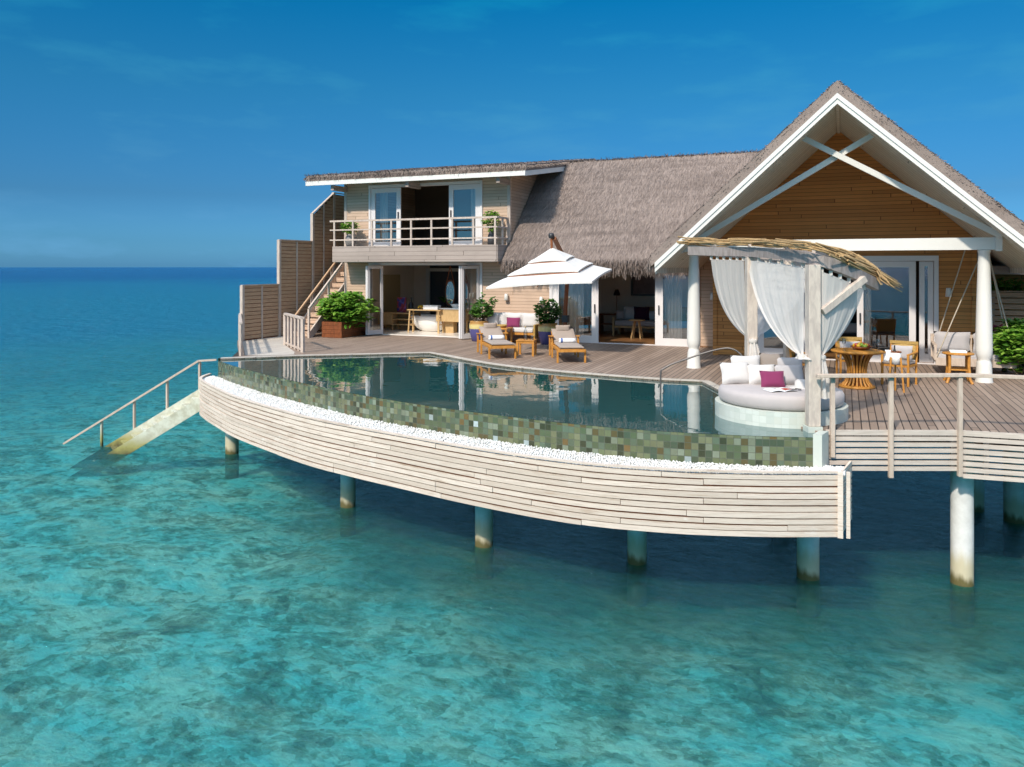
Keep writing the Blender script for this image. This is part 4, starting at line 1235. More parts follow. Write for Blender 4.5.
MB().bar((mx_+.06,my_,4.86), tuple(apex + Vector((.05,.05,.36))), .09, .10).build('boom', M['mast'], umb)
MB().tube([apex + Vector((0,0,-.05)), apex + Vector((-.02,0,.42))], .035, 8).build('hub', M['mast'], umb)
MB().lathe([(.07,0),(.085,.05),(.07,.13),(.0,.15)], 12, tuple(apex + Vector((-.02,0,.36)))).build('finial', M['black'], umb)
MB().box(mx_-.09,mx_+.09,my_-.09,my_+.09,3.18,3.38).build('crank_box', M['black'], umb)
MB().box(mx_-.42,mx_+.42,my_-.42,my_+.42,ZD+.004,ZD+.08).build('base_plate', M['black'], umb)

# ------------------------------------------------------------------ loungers
def make_lounger(label):
    th = thing('sun_lounger', label, 'sun lounger', (0,0,0), 0, 'teak sun loungers by the pool')
    W = .64; mb = MB()
    for y in (-W/2, W/2): mb.box(0,1.92,y-.022,y+.022,.27,.345)
    for x in (.02,.5,1.0,1.45,1.90): mb.box(x-.02,x+.02,-W/2+.023,W/2-.023,.275,.335)
    for i in range(12): mb.box(.70+i*.102,.77+i*.102,-W/2+.024,W/2-.024,.336,.352)
    mb.build('frame', M['teak'], th, bevel=.006)
    for x in (.06,.62,1.80):
        for y in (-W/2-.026, W/2+.026):
            MB().box(x-.03,x+.03,y-.024,y+.024,0,.545 if x == .62 else .50 if x == .06 else .33).build('leg', M['teak'], th, bevel=.005)
    for y in (-W/2-.03, W/2+.03):
        MB().bar((.0,y,.52), (.74,y,.575), .075, .035).build('armrest', M['teak'], th, bevel=.01)
    a = Vector((.66,0,.36)); b = Vector((.0,0,.63))
    mb = MB()
    for y in (-W/2+.03, W/2-.03): mb.bar((a.x,y,a.z),(b.x,y,b.z),.04,.04)
    for k in range(6):
        p = a.lerp(b, .1 + k*.17); mb.bar((p.x,-W/2+.05,p.z),(p.x,W/2-.05,p.z),.05,.015)
    mb.build('backrest_frame', M['teak'], th)
    ct = MB()
    def pad(p, q, wd, t):
        p, q = Vector(p), Vector(q); d = (q-p); n_ = Vector((-d.z,0,d.x)).normalized()
        if n_.z < 0: n_ = -n_
        def f(sg):
            def fn(u, v):
                x = 2*u-1; y = 2*v-1
                e = (1-abs(x)**8)**.5 * (1-abs(y)**8)**.5
                qv = p + d*u + Vector((0, y*wd/2, 0)) + n_ * (t/2 + sg * t/2 * (.35 + .65*e) * (1 if abs(x) < 1 and abs(y) < 1 else 1)) 
                return tuple(qv)
            return fn
        ct.grid(f(1), 14, 10).grid(f(-1), 14, 10)
        for v in (0, 1): ct.add([f(-1)(0,v), f(-1)(1,v), f(1)(1,v), f(1)(0,v)], [(0,1,2,3)])
        for u in (0, 1): ct.add([f(-1)(u,0), f(-1)(u,1), f(1)(u,1), f(1)(u,0)], [(0,1,2,3)])
    pad((.66,0,.355), (1.90,0,.355), W-.04, .075)
    pad((.68,0,.385), (-.03,0,.67), W-.04, .075)
    c_ = ct.build('cushion', M['canvas'], th)
    pm = MB().pillow(.40,.17,.11)
    po = pm.build('headrest', M['canvas'], th); po.location = (.12,0,.655); po.rotation_euler = (R(-50) * 0, 0, R(90)); po.rotation_euler = (0, R(0), R(90))
    return th
def heading(ax, ay, bx, by): return math.atan2(by - ay, bx - ax)
lo1 = make_lounger('taupe cushioned teak lounger with a rolled towel, left of the small side table')
lo1.location = (-9.30, 20.42, ZD); lo1.rotation_euler = (0,0,heading(-9.30,20.42,-8.20,18.86))
lo2 = dup(lo1, 'taupe cushioned teak lounger with a rolled towel, right of the small side table', (-7.12,20.42,ZD), heading(-7.12,20.42,-6.28,18.74))
def towel(label, lo, x):
    th = thing('rolled_towel', label, 'towel', (0,0,0), 0, 'rolled towels on the loungers')
    mb = MB()
    def fn(u, v):
        a = u * 2*math.pi*3.2; r = .036 + .014*u*1.6
        return ((v-.5)*.42, r*math.cos(a), .063 + r*math.sin(a))
    mb.grid(fn, 60, 4).build('roll', M['towel'], th, solid=.008)
    MB().lathe([(.059,-.09),(.061,-.085),(.061,-.045),(.059,-.04)], 20).build('stripe', M['blue'], th).rotation_euler = (0, R(90), 0)
    th.children[1].location = (-.08,0,.063)
    c, s_ = math.cos(lo.rotation_euler[2]), math.sin(lo.rotation_euler[2])
    th.location = (lo.location.x + c*x, lo.location.y + s_*x, ZD+.425)
    th.rotation_euler = (0,0,lo.rotation_euler[2] + R(90))
    return th
towel('white rolled towel with a blue band on the left lounger', lo1, 1.02)
towel('white rolled towel with a blue band on the right lounger', lo2, 1.02)
ta = thing('side_table', 'small square teak side table between the two loungers', 'table', (-7.98,19.95,ZD), R(12))
mb = MB()
for i in range(6): mb.box(-.25,.25,-.25+i*.0845,-.25+i*.0845+.078,.40,.425)
mb.build('tabletop', M['teak'], ta)
MB().box(-.23,.23,-.235,-.21,.34,.398).box(-.23,.23,.21,.235,.34,.398).box(-.235,-.21,-.209,.209,.34,.398).box(.21,.235,-.209,.209,.34,.398).build('apron', M['teak'], ta)
for x in (-.215,.215):
    for y in (-.215,.215): MB().box(x-.028,x+.028,y-.028,y+.028,0,.399).build('leg', M['teak'], ta)
bt = thing('glass_bottle', 'clear glass bottle on the small teak side table', 'bottle', (-8.02,19.97,ZD+.425))
MB().lathe([(.045,0),(.05,.01),(.05,.20),(.02,.27),(.018,.32),(.022,.33)], 16).build('body', M['clear'], bt)
MB().lathe([(.016,.325),(.02,.33),(.02,.36),(.0,.365)], 10).build('stopper', M['oak'], bt)
gl_ = thing('drinking_glass', 'small drinking glass next to the bottle on the side table', 'glass', (-7.80,19.90,ZD+.425))
MB().lathe([(.03,0),(.036,.01),(.04,.11)], 14).build('bowl', M['clear'], gl_)

# ------------------------------------------------------------------ sofa and coffee table on the terrace
so = thing('outdoor_sofa', 'teak outdoor sofa with white cushions against the house wall', 'sofa', (-9.85,23.40,ZD))
mb = MB()
mb.box(-.86,.86,-.36,.36,.26,.33).box(-.86,.86,.30,.36,.334,.78)
mb.build('frame', M['teak'], so)
for s_ in (-1,1):
    MB().box(s_*.90-.035,s_*.90+.035,-.40,.40,.20,.60).build('arm', M['wicker'], so, bevel=.03)
    for y in (-.36,.36): MB().box(s_*.90-.03,s_*.90+.03,y-.03,y+.03,0,.198).build('leg', M['teak'], so)
MB().box(-.84,.84,-.36,.29,.335,.47).build('seat_cushion', M['cushw'], so, bevel=.04)
for x in (-.56,0,.56): MB().pillow(.60,.46,.22,(x,.18,.47)).build('back_cushion', M['cushw'], so)
MB().pillow(.40,.40,.18,(-.70,-.02,.47)).build('back_cushion', M['cushw'], so)
pp = thing('purple_pillow', 'purple pillow leaning on the white cushions of the outdoor sofa', 'pillow', (-9.82,23.36,ZD+.47), R(6))
MB().pillow(.46,.32,.15).build('cover', M['purple'], pp).rotation_euler = (R(-14),0,0)
cf = thing('coffee_table', 'teak coffee table in front of the outdoor sofa', 'table', (-10.05,22.75,ZD))
MB().box(-.40,.40,-.26,.26,.455,.50).build('tabletop', M['teak'], cf, bevel=.008)
for x in (-.35,.35):
    for y in (-.21,.21): MB().box(x-.028,x+.028,y-.028,y+.028,0,.453).build('leg', M['teak'], cf)
bsk = thing('woven_basket', 'shallow woven basket on the coffee table by the sofa', 'basket', (-9.93,22.72,ZD+.50))
MB().lathe([(.12,0),(.17,.05),(.18,.09),(.165,.085),(.11,.02),(0,.02)], 20).build('body', M['wicker'], bsk)
sg = thing('dark_cup', 'small dark cup on the coffee table left of the basket', 'cup', (-10.24,22.70,ZD+.50))
MB().lathe([(.045,0),(.06,.05),(.062,.10),(.052,.10),(.048,.02),(0,.02)], 14).build('body', M['black'], sg)

# ------------------------------------------------------------------ wall lamps
WL = [(-16.0,24,3.75,'small white wall lamp above the green shrub, left of the folding doors'), (-10.28,24,3.80,'small white wall lamp left of the umbrella on the sunny wall'), (-9.05,24,3.72,'small white wall lamp above the right glazed pot'),
      (-3.62,24,3.92,'small white wall lamp just right of the left porch column'), (-2.36,22,3.98,'small white wall lamp behind the daybed curtains'), (2.33,22,4.17,'small white wall lamp right of the sparkling glass door')]
w0 = None
for x, y, z, lab in WL:
    if w0 is None:
        w0 = thing('wall_lamp', lab, 'wall lamp', (x,y,z), 0, 'small wall lamps on the house')
        MB().lathe([(.055,-.10),(.075,-.09),(.055,.11),(.04,.12)], 16, (0,-.10,0)).build('shade', M['white'], w0)
        MB().box(-.04,.04,-.05,-.004,-.05,.07).build('bracket', M['white'], w0)
    else: dup(w0, lab, (x,y,z))

# ------------------------------------------------------------------ bathroom seen through the folding doors
tub = thing('bathtub', 'white oval freestanding bathtub on the pale bathroom floor', 'bathtub', (-14.08,25.72,ZD+.035))
tb = MB(); pr = [(.22,0),(.36,.02),(.53,.13),(.66,.30),(.73,.48),(.75,.58),(.70,.58),(.62,.40),(.50,.14),(0,.12)]
n_ = 32
v = [(r*1.12*math.cos(2*math.pi*k/n_), r*.62*math.sin(2*math.pi*k/n_), z) for r, z in pr for k in range(n_)]
tb.add(v, [(i*n_+k, i*n_+(k+1) % n_, (i+1)*n_+(k+1) % n_, (i+1)*n_+k) for i in range(len(pr)-1) for k in range(n_)], True)
tb.build('shell', M['ceramic'], tub)
bn = thing('bath_table', 'narrow oak trestle table standing across the bathtub', 'table', (-13.92,25.02,ZD+.035))
MB().box(-.68,.68,-.17,.17,.80,.835).build('tabletop', M['oak'], bn)
for x in (-.6,.6):
    for y in (-.13,.13): MB().bar((x*1.04,y*1.25,0),(x*.97,y,.80),.04,.04).build('leg', M['oak'], bn)
    for zz_ in (.3,.55): MB().box(x-.015,x+.015,-.12,.12,zz_-.015,zz_+.015).build('rung', M['oak'], bn)
tw = thing('folded_towels', 'stack of folded white towels on the oak table over the bathtub', 'towels', (-13.66,25.02,ZD+.87))
for i in range(3): MB().box(-.30,.30,-.14,.14,i*.055,i*.055+.05).build('towel', M['towel'], tw, bevel=.02)
fl = thing('yellow_flowers', 'small bunch of yellow flowers on the oak table beside the towels', 'flowers', (-14.09,25.02,ZD+.87))
mb = MB()
for k in range(22): mb.lathe([(0,-.03),(.035,0),(0,.03)], 6, (rl.uniform(-.13,.13), rl.uniform(-.08,.08), rl.uniform(.03,.13)))
mb.build('blossom', M['fruity'], fl)
va = thing('vanity', 'oak vanity unit with a basin on top beside the folding door', 'vanity', (-13.0,25.3,ZD+.035))
MB().box(-.50,.55,-.28,.28,.42,.86).build('cabinet', M['oak'], va)
MB().box(-.53,.58,-.31,.31,.862,.895).build('worktop', M['ceramic'], va)
for x in (-.44,.49):
    for y in (-.22,.22): MB().box(x-.025,x+.025,y-.025,y+.025,0,.418).build('leg', M['oak'], va)
MB().lathe([(.16,0),(.24,.10),(.26,.14),(.24,.14),(.15,.03),(0,.03)], 24, (.22,0,.897)).build('basin', M['ceramic'], va)
MB().tube([(-.15,.15,.897),(-.15,.15,1.15),(-.15,.0,1.17)], .018, 8).build('tap', M['black'], va)
bk = thing('waste_basket', 'plain oak block under the vanity', 'basket', (-13.1,25.4,ZD+.035))
MB().box(-.18,.18,-.15,.15,0,.40).box(-.15,.15,-.12,.12,.402,.41).build('body', M['oak'], bk)
mi0 = None
for x, y, lab in ((-13.28,25.7,'oval strap hung mirror with a wooden rim, fully in view over the vanity'), (-12.68,25.6,'strap hung mirror half hidden behind the right folding door')):
    if mi0 is None:
        mi0 = thing('hanging_mirror', lab, 'mirror', (x,y,3.86), 0, 'mirrors hung over the vanity')
        def ring(r0, r1, y0, y1):
            m_ = MB(); n = 36
            v = []
            for k in range(n):
                a_ = 2*math.pi*k/n; c_, s_ = math.cos(a_)*.44, math.sin(a_)*1.05
                v += [(r1*c_,y0,r1*s_),(r0*c_,y0,r0*s_),(r0*c_,y1,r0*s_),(r1*c_,y1,r1*s_)]
            m_.add(v, [(4*k+j, 4*((k+1) % n)+j, 4*((k+1) % n)+(j+1) % 4, 4*k+(j+1) % 4) for k in range(n) for j in range(4)])
            return m_
        ring(.41,.45,-.03,.03).build('rim', M['mast'], mi0)
        MB().add([(.41*.44*math.cos(2*math.pi*k/36),0,.41*math.sin(2*math.pi*k/36)) for k in range(36)], [tuple(range(36))]).build('mirror_glass', plain('mirror_silver', (.40,.36,.32), .04, .02, 2, 0, Metallic=1.0), mi0)
        MB().tube([(-.17,0,.28),(0,0,.98)], .018, 6).tube([(.17,0,.28),(0,0,.98)], .018, 6).build('strap', M['mast'], mi0)
    else: dup(mi0, lab, (x,y,3.86))
cb = thing('low_cabinet', 'long low oak cabinet at the back of the bathroom', 'cabinet', (-15.62,25.75,ZD+.035))
MB().box(-.6,.95,-.25,.25,.62,.66).box(-.6,.0,-.25,.25,.2,.618).box(.001,.95,.20,.25,.2,.618).box(.001,.95,-.25,.198,.2,.235).box(.001,.95,-.25,.198,.40,.43).build('carcass', M['oak'], cb)
for x in (-.54,0,.89):
    for y in (-.2,.2): MB().box(x-.025,x+.025,y-.025,y+.025,0,.198).build('leg', M['oak'], cb)
ar = thing('patterned_panel', 'red and blue patterned panel leaning on the low bathroom cabinet', 'artwork', (-15.35,25.75,ZD+.70))
MB().box(-.19,.19,-.02,.02,0,.56).build('panel', M['art'], ar)
db = thing('dark_bottle', 'dark glass bottle on the low bathroom cabinet', 'bottle', (-14.95,25.75,ZD+.70))
MB().lathe([(.08,0),(.095,.03),(.09,.30),(.035,.42),(.03,.55),(.04,.57)], 16).build('body', M['black'], db)
vp = thing('vase_plant', 'arching green leaves in a slim vase behind the bathtub', 'plant', (-14.35,27.3,ZD+.70))
MB().lathe([(.06,0),(.09,.1),(.05,.28),(.06,.30)], 14).build('vase', M['black'], vp)
mb = MB()
for k in range(14):
    a_ = rl.uniform(0,6.28); leaf(mb, (0,0,.28), (math.cos(a_),math.sin(a_)*.6,1.2), rl.uniform(.4,.75), .08, .4)
mb.build('leaf', M['leafd'], vp)

# ------------------------------------------------------------------ living room
lv = thing('daybed_sofa', 'oak framed sofa with a grey mattress inside the living room', 'sofa', (-6.25,26.9,ZD+.035))
MB().box(-1.15,1.5,-.42,.42,.28,.34).build('frame', M['oak'], lv)
for x in (-1.12,1.47):
    for y in (-.40,.40): MB().box(x-.03,x+.03,y-.03,y+.03,0,.62 if y < 0 else .62).build('leg', M['oak'], lv)
MB().box(-.2,1.5,.40,.44,.34,.98).build('backrest', M['oak'], lv)
MB().box(-1.08,1.43,-.40,.38,.345,.52).build('mattress', M['cushg'], lv, bevel=.04)
for x, m_, lab, w_ in ((-1.0,'cushg','grey bolster pillow at the left end of the living room sofa',.30), (-.68,'cushw','white pillow beside the dark red pillows on the living room sofa',.46), (-.24,'wine','dark wine red pillow in the middle of the living room sofa',.56), (.12,'cushw','narrow white pillow between two dark red ones on the living room sofa',.34), (.46,'wine','dark wine red pillow by the sliding door in the living room',.46)):
    th = thing('sofa_pillow', lab, 'pillow', (-6.25+x,26.95 + (.1 if m_ == 'cushw' else 0),ZD+.55), 0, 'pillows on the living room sofa')
    MB().pillow(w_,.48 if w_ > .35 else .34,.18).build('cover', M[m_], th)
sl = thing('side_stool', 'small round oak stool table in front of the living room sofa', 'stool', (-6.36,25.75,ZD+.035))
MB().lathe([(.0,.58),(.26,.585),(.27,.60),(.27,.625),(0,.63)], 24).build('tabletop', M['oak'], sl)
for k in range(4):
    a_ = R(45 + 90*k); MB().bar((.22*math.cos(a_),.22*math.sin(a_),0),(.10*math.cos(a_),.10*math.sin(a_),.58),.035,.035).build('leg', M['oak'], sl)
lp = thing('reading_lamp', 'dark reading lamp standing on the cabinet in the living room', 'lamp', (-7.55,27.6,ZD+.72))
MB().lathe([(.10,0),(.10,.02),(.015,.03),(.015,.72)], 12).build('stand', M['mast'], lp)
MB().lathe([(.13,.66),(.06,.88),(0,.88)], 14).build('lamp_shade', M['darkfab'], lp)
lc = thing('lamp_cabinet', 'dark wooden cabinet under the reading lamp in the living room', 'cabinet', (-7.75,27.6,ZD+.035))
MB().box(-.4,.4,-.2,.2,.64,.685).box(-.4,-.35,-.2,.2,0,.638).box(.35,.4,-.2,.2,0,.638).box(-.348,.348,-.2,.2,.3,.34).build('carcass', M['mast'], lc)
pf = thing('picture_frame', 'black framed picture on the living room wall behind the sofa', 'picture', (-6.45,28.28,4.25))
MB().box(-.75,.75,-.03,0,-.5,-.42).box(-.75,.75,-.03,0,.42,.5).box(-.75,-.67,-.03,0,-.418,.418).box(.67,.75,-.03,0,-.418,.418).build('frame', M['black'], pf)
MB().box(-.668,.668,-.015,0,-.418,.418).build('print', plain('dark_print', (.16,.10,.09), .5, .6, 4), pf)
# ------------------------------------------------------------------ daybed
DC = (-.98, 13.60)
db_ = thing('round_daybed', 'round daybed with a pale tiled base and thick greige mattress', 'daybed', (DC[0],DC[1],0))
circ = [(1.03*math.cos(2*math.pi*k/64), 1.03*math.sin(2*math.pi*k/64)) for k in range(65)]
cin = [(.90*p[0]/1.03, .90*p[1]/1.03) for p in circ]
MB().strip(circ, 2.2, circ, 2.60).strip(circ, 2.60, cin, 2.602).build('tiled_base', M['paletile'], db_)
MB().lathe([(0,2.603),(.90,2.603),(.955,2.63),(.975,2.68),(.975,2.77),(.95,2.82),(.90,2.842),(.5,2.852),(0,2.855)], 64).build('mattress', M['matt'], db_)
PB = [(737,13.18,'cushw',.50,.38,-24,.06,'white pillow at the front left of the round daybed'),
      (763,13.10,'cushw',.46,.36,-26,-.05,'cream pillow behind the purple pillow on the daybed'),
      (791,13.05,'cushg',.46,.36,-26,.04,'grey pillow at the front right of the daybed, right of the purple one'),
      (747,13.58,'cushw',.52,.44,-14,.05,'white pillow in the back row of the daybed, far left'),
      (771,13.62,'cusht',.40,.47,-12,-.35,'brown taupe pillow in the back row of the daybed'),
      (791,13.50,'cushg',.46,.42,-14,.02,'grey pillow in the back row of the daybed by the post')]
first = None
for px, d, m_, w_, h_, lean, tw_, lab in PB:
    x, y = at(px, d)
    if True:
        th = thing('daybed_pillow', lab, 'pillow', (x,y,2.845), YAW + tw_, 'pillows on the round daybed')
        MB().pillow(w_,h_,.20).build('cover', M[m_], th).rotation_euler = (R(lean),0,0)
x, y = at(773.5, 12.80)
th = thing('purple_pillow', 'small deep purple pillow at the front of the daybed pillows', 'pillow', (x,y,2.845), YAW - .08)
MB().pillow(.39,.29,.13).build('cover', M['purple'], th).rotation_euler = (R(-28),0,0)
x, y = at(780, 12.45)
bo_ = thing('open_magazine', 'open white magazine with a red picture lying on the daybed', 'magazine', (x,y,2.853), YAW + .15)
mb = MB()
mb.grid(lambda u, v: (-.22 + .22*u, -.15 + .30*v, .003 + .018*math.sin(math.pi*u)), 8, 2).grid(lambda u, v: (.22*u, -.15 + .30*v, .003 + .022*math.sin(math.pi*u)), 8, 2)
mb.build('pages', M['paper'], bo_)
MB().grid(lambda u, v: (.04 + .12*u, -.10 + .16*v, .0065 + .022*math.sin(math.pi*(.18+.55*u))), 6, 2).build('picture', M['fruitr'], bo_)
x, y = at(797, 12.42)
sg_ = thing('sunglasses', 'dark sunglasses lying beside the magazine on the daybed', 'sunglasses', (x,y,2.856), YAW + .3)
MB().lathe([(0,0),(.032,.004),(.03,.012),(0,.014)], 14, (-.045,0,.015)).lathe([(0,0),(.032,.004),(.03,.012),(0,.014)], 14, (.045,0,.015)).bar((-.02,0,.025),(.02,0,.025),.008,.006).build('lenses', M['black'], sg_)
MB().bar((-.08,0,.02),(-.07,.14,.012),.006,.01).bar((.08,0,.02),(.07,.14,.012),.006,.01).build('temple', M['black'], sg_)
x, y = at(801, 12.78)
ht = thing('white_hat', 'small white sun hat on the daybed partly behind the front post', 'hat', (x,y,2.85))
MB().lathe([(.20,.0),(.20,.008),(.10,.02),(.095,.10),(.06,.13),(0,.135)], 24).build('hat_body', M['cushw'], ht)

# ------------------------------------------------------------------ pergola over the daybed
pg = thing('driftwood_pergola', 'timber pergola with a curved beam and loose stick roof over the daybed', 'pergola', (0,0,0))
PF = Vector(at(812.8, 11.70)); PBk = Vector(at(751, 14.35)); Fv0 = Vector((-sn,cs,0)); Rv0 = Vector((cs,sn,0)); PF = PF.to_3d(); PBk = PBk.to_3d()
key = [(690,16.0,5.13),(720,15.15,5.10),(751,14.25,5.075),(782,12.95,5.01),(812,11.78,4.93),(838,11.72,4.80),(860,12.0,4.65),(876,12.35,4.52)]
FR = smooth_curve([at(px, d, z) for px, d, z in key], 5)
BKk = [(690,16.05,5.12),(715,16.9,5.10),(750,17.1,5.06),(790,16.6,5.0),(830,15.4,4.90),(855,14.2,4.78),(872,13.2,4.62),(877,12.45,4.52)]
BR = smooth_curve([at(px, d, z) for px, d, z in BKk], 5)
def along(C, t):
    n = len(C) - 1
    if t >= 1: return Vector(C[-1]) + (Vector(C[-1]) - Vector(C[-4])).normalized() * (t - 1) * 5.5
    if t < 0: return Vector(C[0]) + (Vector(C[0]) - Vector(C[3])).normalized() * (-t) * 5.5
    i = min(n - 1, int(t * n)); return Vector(C[i]).lerp(Vector(C[i+1]), t * n - i)
def beam(C, w, h):
    mb = MB(); v = []; n = len(C)
    for i in range(n):
        a = Vector(C[max(0,i-1)]); b = Vector(C[min(n-1,i+1)]); t = (b-a); t.z = 0; t.normalize(); s_ = Vector((-t.y, t.x, 0)) * w/2; u = Vector((0,0,h/2)); p = Vector(C[i])
        v += [p-s_-u, p+s_-u, p+s_+u, p-s_+u]
    f = [(4*i+k, 4*i+(k+1) % 4, 4*i+4+(k+1) % 4, 4*i+4+k) for i in range(n-1) for k in range(4)] + [(3,2,1,0), (4*n-4,4*n-3,4*n-2,4*n-1)]
    return mb.add(v, f)
beam(FR, .11, .17).build('front_beam', M['beamw'], pg)
beam(BR, .09, .15).build('rear_beam', M['beamw'], pg)
MB().bar((PF.x,PF.y,2.45), (PF.x,PF.y,4.835), .175, .175, (-sn,cs,0)).build('post', M['pergola'], pg, bevel=.008)
MB().bar((PF.x,PF.y,1.93), (PF.x,PF.y,2.449), .215, .215, (-sn,cs,0)).bar((PF.x,PF.y,1.93), (PF.x,PF.y,2.30), .27, .25, (-sn,cs,0)).build('plinth', M['paletile'], pg)
MB().bar((PBk.x,PBk.y,2.40), (PBk.x,PBk.y,4.98), .185, .185, (-sn,cs,0)).build('post', M['pergola'], pg, bevel=.008)
pr_ = Vector(at(788, 16.55)); MB().bar((pr_.x,pr_.y,2.40), (pr_.x,pr_.y,4.93), .16, .16, (-sn,cs,0)).build('post', M['pergola'], pg, bevel=.008)
q = along(FR, .86); q = q - Fv0*.14; b0 = PF + Rv0*.12 - Fv0*.05; MB().bar((b0.x,b0.y,4.14), (q.x,q.y,q.z-.02), .09, .10).build('brace', M['pergola'], pg, bevel=.006)
mb = MB()
for t_ in (.12,.28,.44,.58,.72,.86):
    a, b = along(FR, t_), along(BR, t_); mb.bar(a + Vector((0,0,.11)), b + Vector((0,0,.11)), .05, .05)
mb.build('purlins', M['pergola'], pg)
rk = random.Random(9); mb = MB()
for k in range(150):
    w_ = -.10 + 1.1*rk.random() ** 1.4
    t0 = rk.uniform(-.10, .85); t1 = t0 + rk.uniform(.16, .34)
    if k < 45: t0 = rk.uniform(.70,.88); t1 = rk.uniform(1.03, 1.22)
    w2 = min(1, max(-.12, w_ + rk.uniform(-.25,.25))); zo = .11 + rk.uniform(.0,.12)
    pts = []
    for j in range(5):
        t_ = t0 + (t1-t0)*j/4; ww = w_ + (w2-w_)*j/4
        p = along(FR, t_).lerp(along(BR, t_), ww)
        pts.append(p + Vector((rk.uniform(-.015,.015), rk.uniform(-.015,.015), zo + .05*math.sin(math.pi*max(0,min(1,ww))) + rk.uniform(-.012,.012))))
    mb.tube(pts, [.016,.015,.014,.012,.008], 5)
o = mb.build('stick_roof', M['stick'], pg)
o['kind'] = 'stuff'

def curtain(label, t0, t1, K, folds, drop=.055, tail=.5, tie_r=.05, C=FR, seed=0, ctl=(.28,.30), cloth='curtain'):
    rc = random.Random(seed)
    th = thing('tied_curtain', label, 'curtain', (0,0,0), 0, 'white curtains of the pergola')
    K = Vector(K); ph = rc.uniform(0,6)
    def T(s_):
        p = along(C, t0 + (t1-t0)*s_); return p - Vector((0,0,.0925+drop))
    ctr = (T(0)+T(1))/2; ax = (T(1)-T(0)); ax.z = 0; ax.normalize(); nrm = Vector((-ax.y, ax.x, 0))
    far0 = (T(1)-K).length > (T(0)-K).length
    def fn(u, v):
        a = T(u); c = a.lerp(K, ctl[0]); c.z = K.z + (a.z-K.z)*ctl[1]
        Kp = K + Vector((0,0,1))*(.015*math.sin(u*9)) + ax*(u-.5)*tie_r + nrm*.012*math.sin(u*14+ph)
        p = a*(1-v)**2 + c*2*v*(1-v) + Kp*v*v
        amp = (.0015 + .003*v*(1-v)*2 + .05*max(0,(u if far0 else 1-u)-.75)*v*4*(1-v)) 
        p = p + nrm*amp*(math.sin(u*2*math.pi*folds + ph + .8*math.sin(v*3)) + .4*math.sin(u*2*math.pi*folds*2.3 + ph*2)) * (1-v**3)
        sag = .012 * abs(math.sin(u*math.pi*folds_t)) * (1-v)**6
        p.z -= sag
        return tuple(p)
    folds_t = 5
    MB().grid(fn, 90, 40).build('cloth', M[cloth], th)
    mb = MB()
    for k in range(folds_t + 1):
        u = min(.985, max(.015, k/folds_t)); p = Vector(fn(u,0)); q = along(C, t0+(t1-t0)*u)
        MB().bar(p - Vector((0,0,.02)), (q.x, q.y, q.z-.094), .05, .012).build('tab', M['curtain'], th)
    def tl(u, v):
        a = u*2*math.pi; r = (.035 + .075*v**.7) * (1 + .28*math.sin(5*a+ph))
        return (K.x + r*math.cos(a) + .03*v, K.y + r*math.sin(a), K.z + .02 - tail*v)
    MB().grid(tl, 40, 12).build('tail', M['curtain'], th)
    MB().lathe([(.07,-.03),(.08,0),(.07,.03)], 14, tuple(K)).build('tie_band', M['curtain'], th)
    return th
def tfor(px):
    best = 0; bd = 1e9
    for k in range(401):
        p = along(FR, k/400); u = FPX*(cs*p.x+sn*p.y)/(-sn*p.x+cs*p.y)+512
        if abs(u-px) < bd: bd = abs(u-px); best = k/400
    return best
Fv = Vector((-sn,cs,0)); Rv = Vector((cs,sn,0))
kb = Vector((PBk.x,PBk.y,3.47)) - Fv*.12
curtain('shaded white curtain tied to the back post, left of the daybed', tfor(711), tfor(744), kb, 5, seed=1, tail=.42, ctl=(.10,.20), cloth='sheer')
kf = Vector((PF.x,PF.y,3.47)) - Rv*.15 + Fv*.02
curtain('broad white curtain between the two posts, tied to the front post', tfor(747.5), tfor(804), kf, 5, seed=2, tail=.05, ctl=(.20,.17))
kr = Vector((PF.x,PF.y,3.46)) + Rv*.13 + Fv*.04
curtain('white curtain right of the front post, swept back from the beam tip', tfor(821), tfor(864), kr, 5, seed=3, tail=.62, ctl=(.26,.37))
kb2 = Vector((PBk.x,PBk.y,3.47)) + Fv*.13 + Rv*.05
def tforB(px): return px
curtain('thin curtain behind the broad one, tied to the back post from the rear', .30, .52, kb2, 4, seed=4, tail=.3, C=BR, cloth='sheer')

# ------------------------------------------------------------------ pool handrail
ph_ = thing('pool_handrail', 'bent steel handrail arching from the pool up onto the deck', 'handrail', (0,0,0))
pts = [(660.7,15.3,2.0),(660.7,15.3,2.72),(663,15.3,2.82),(672,15.28,2.92),(686,15.25,3.02),(705,15.2,3.15),(722,15.15,3.235),(731,15.1,3.24),(738,15.05,3.18),(743,15.0,3.03),(746.5,14.97,2.4)]
MB().tube(smooth_curve([at(a, b, c) for a, b, c in pts], 5), .017, 10).build('rail', M['steel'], ph_)

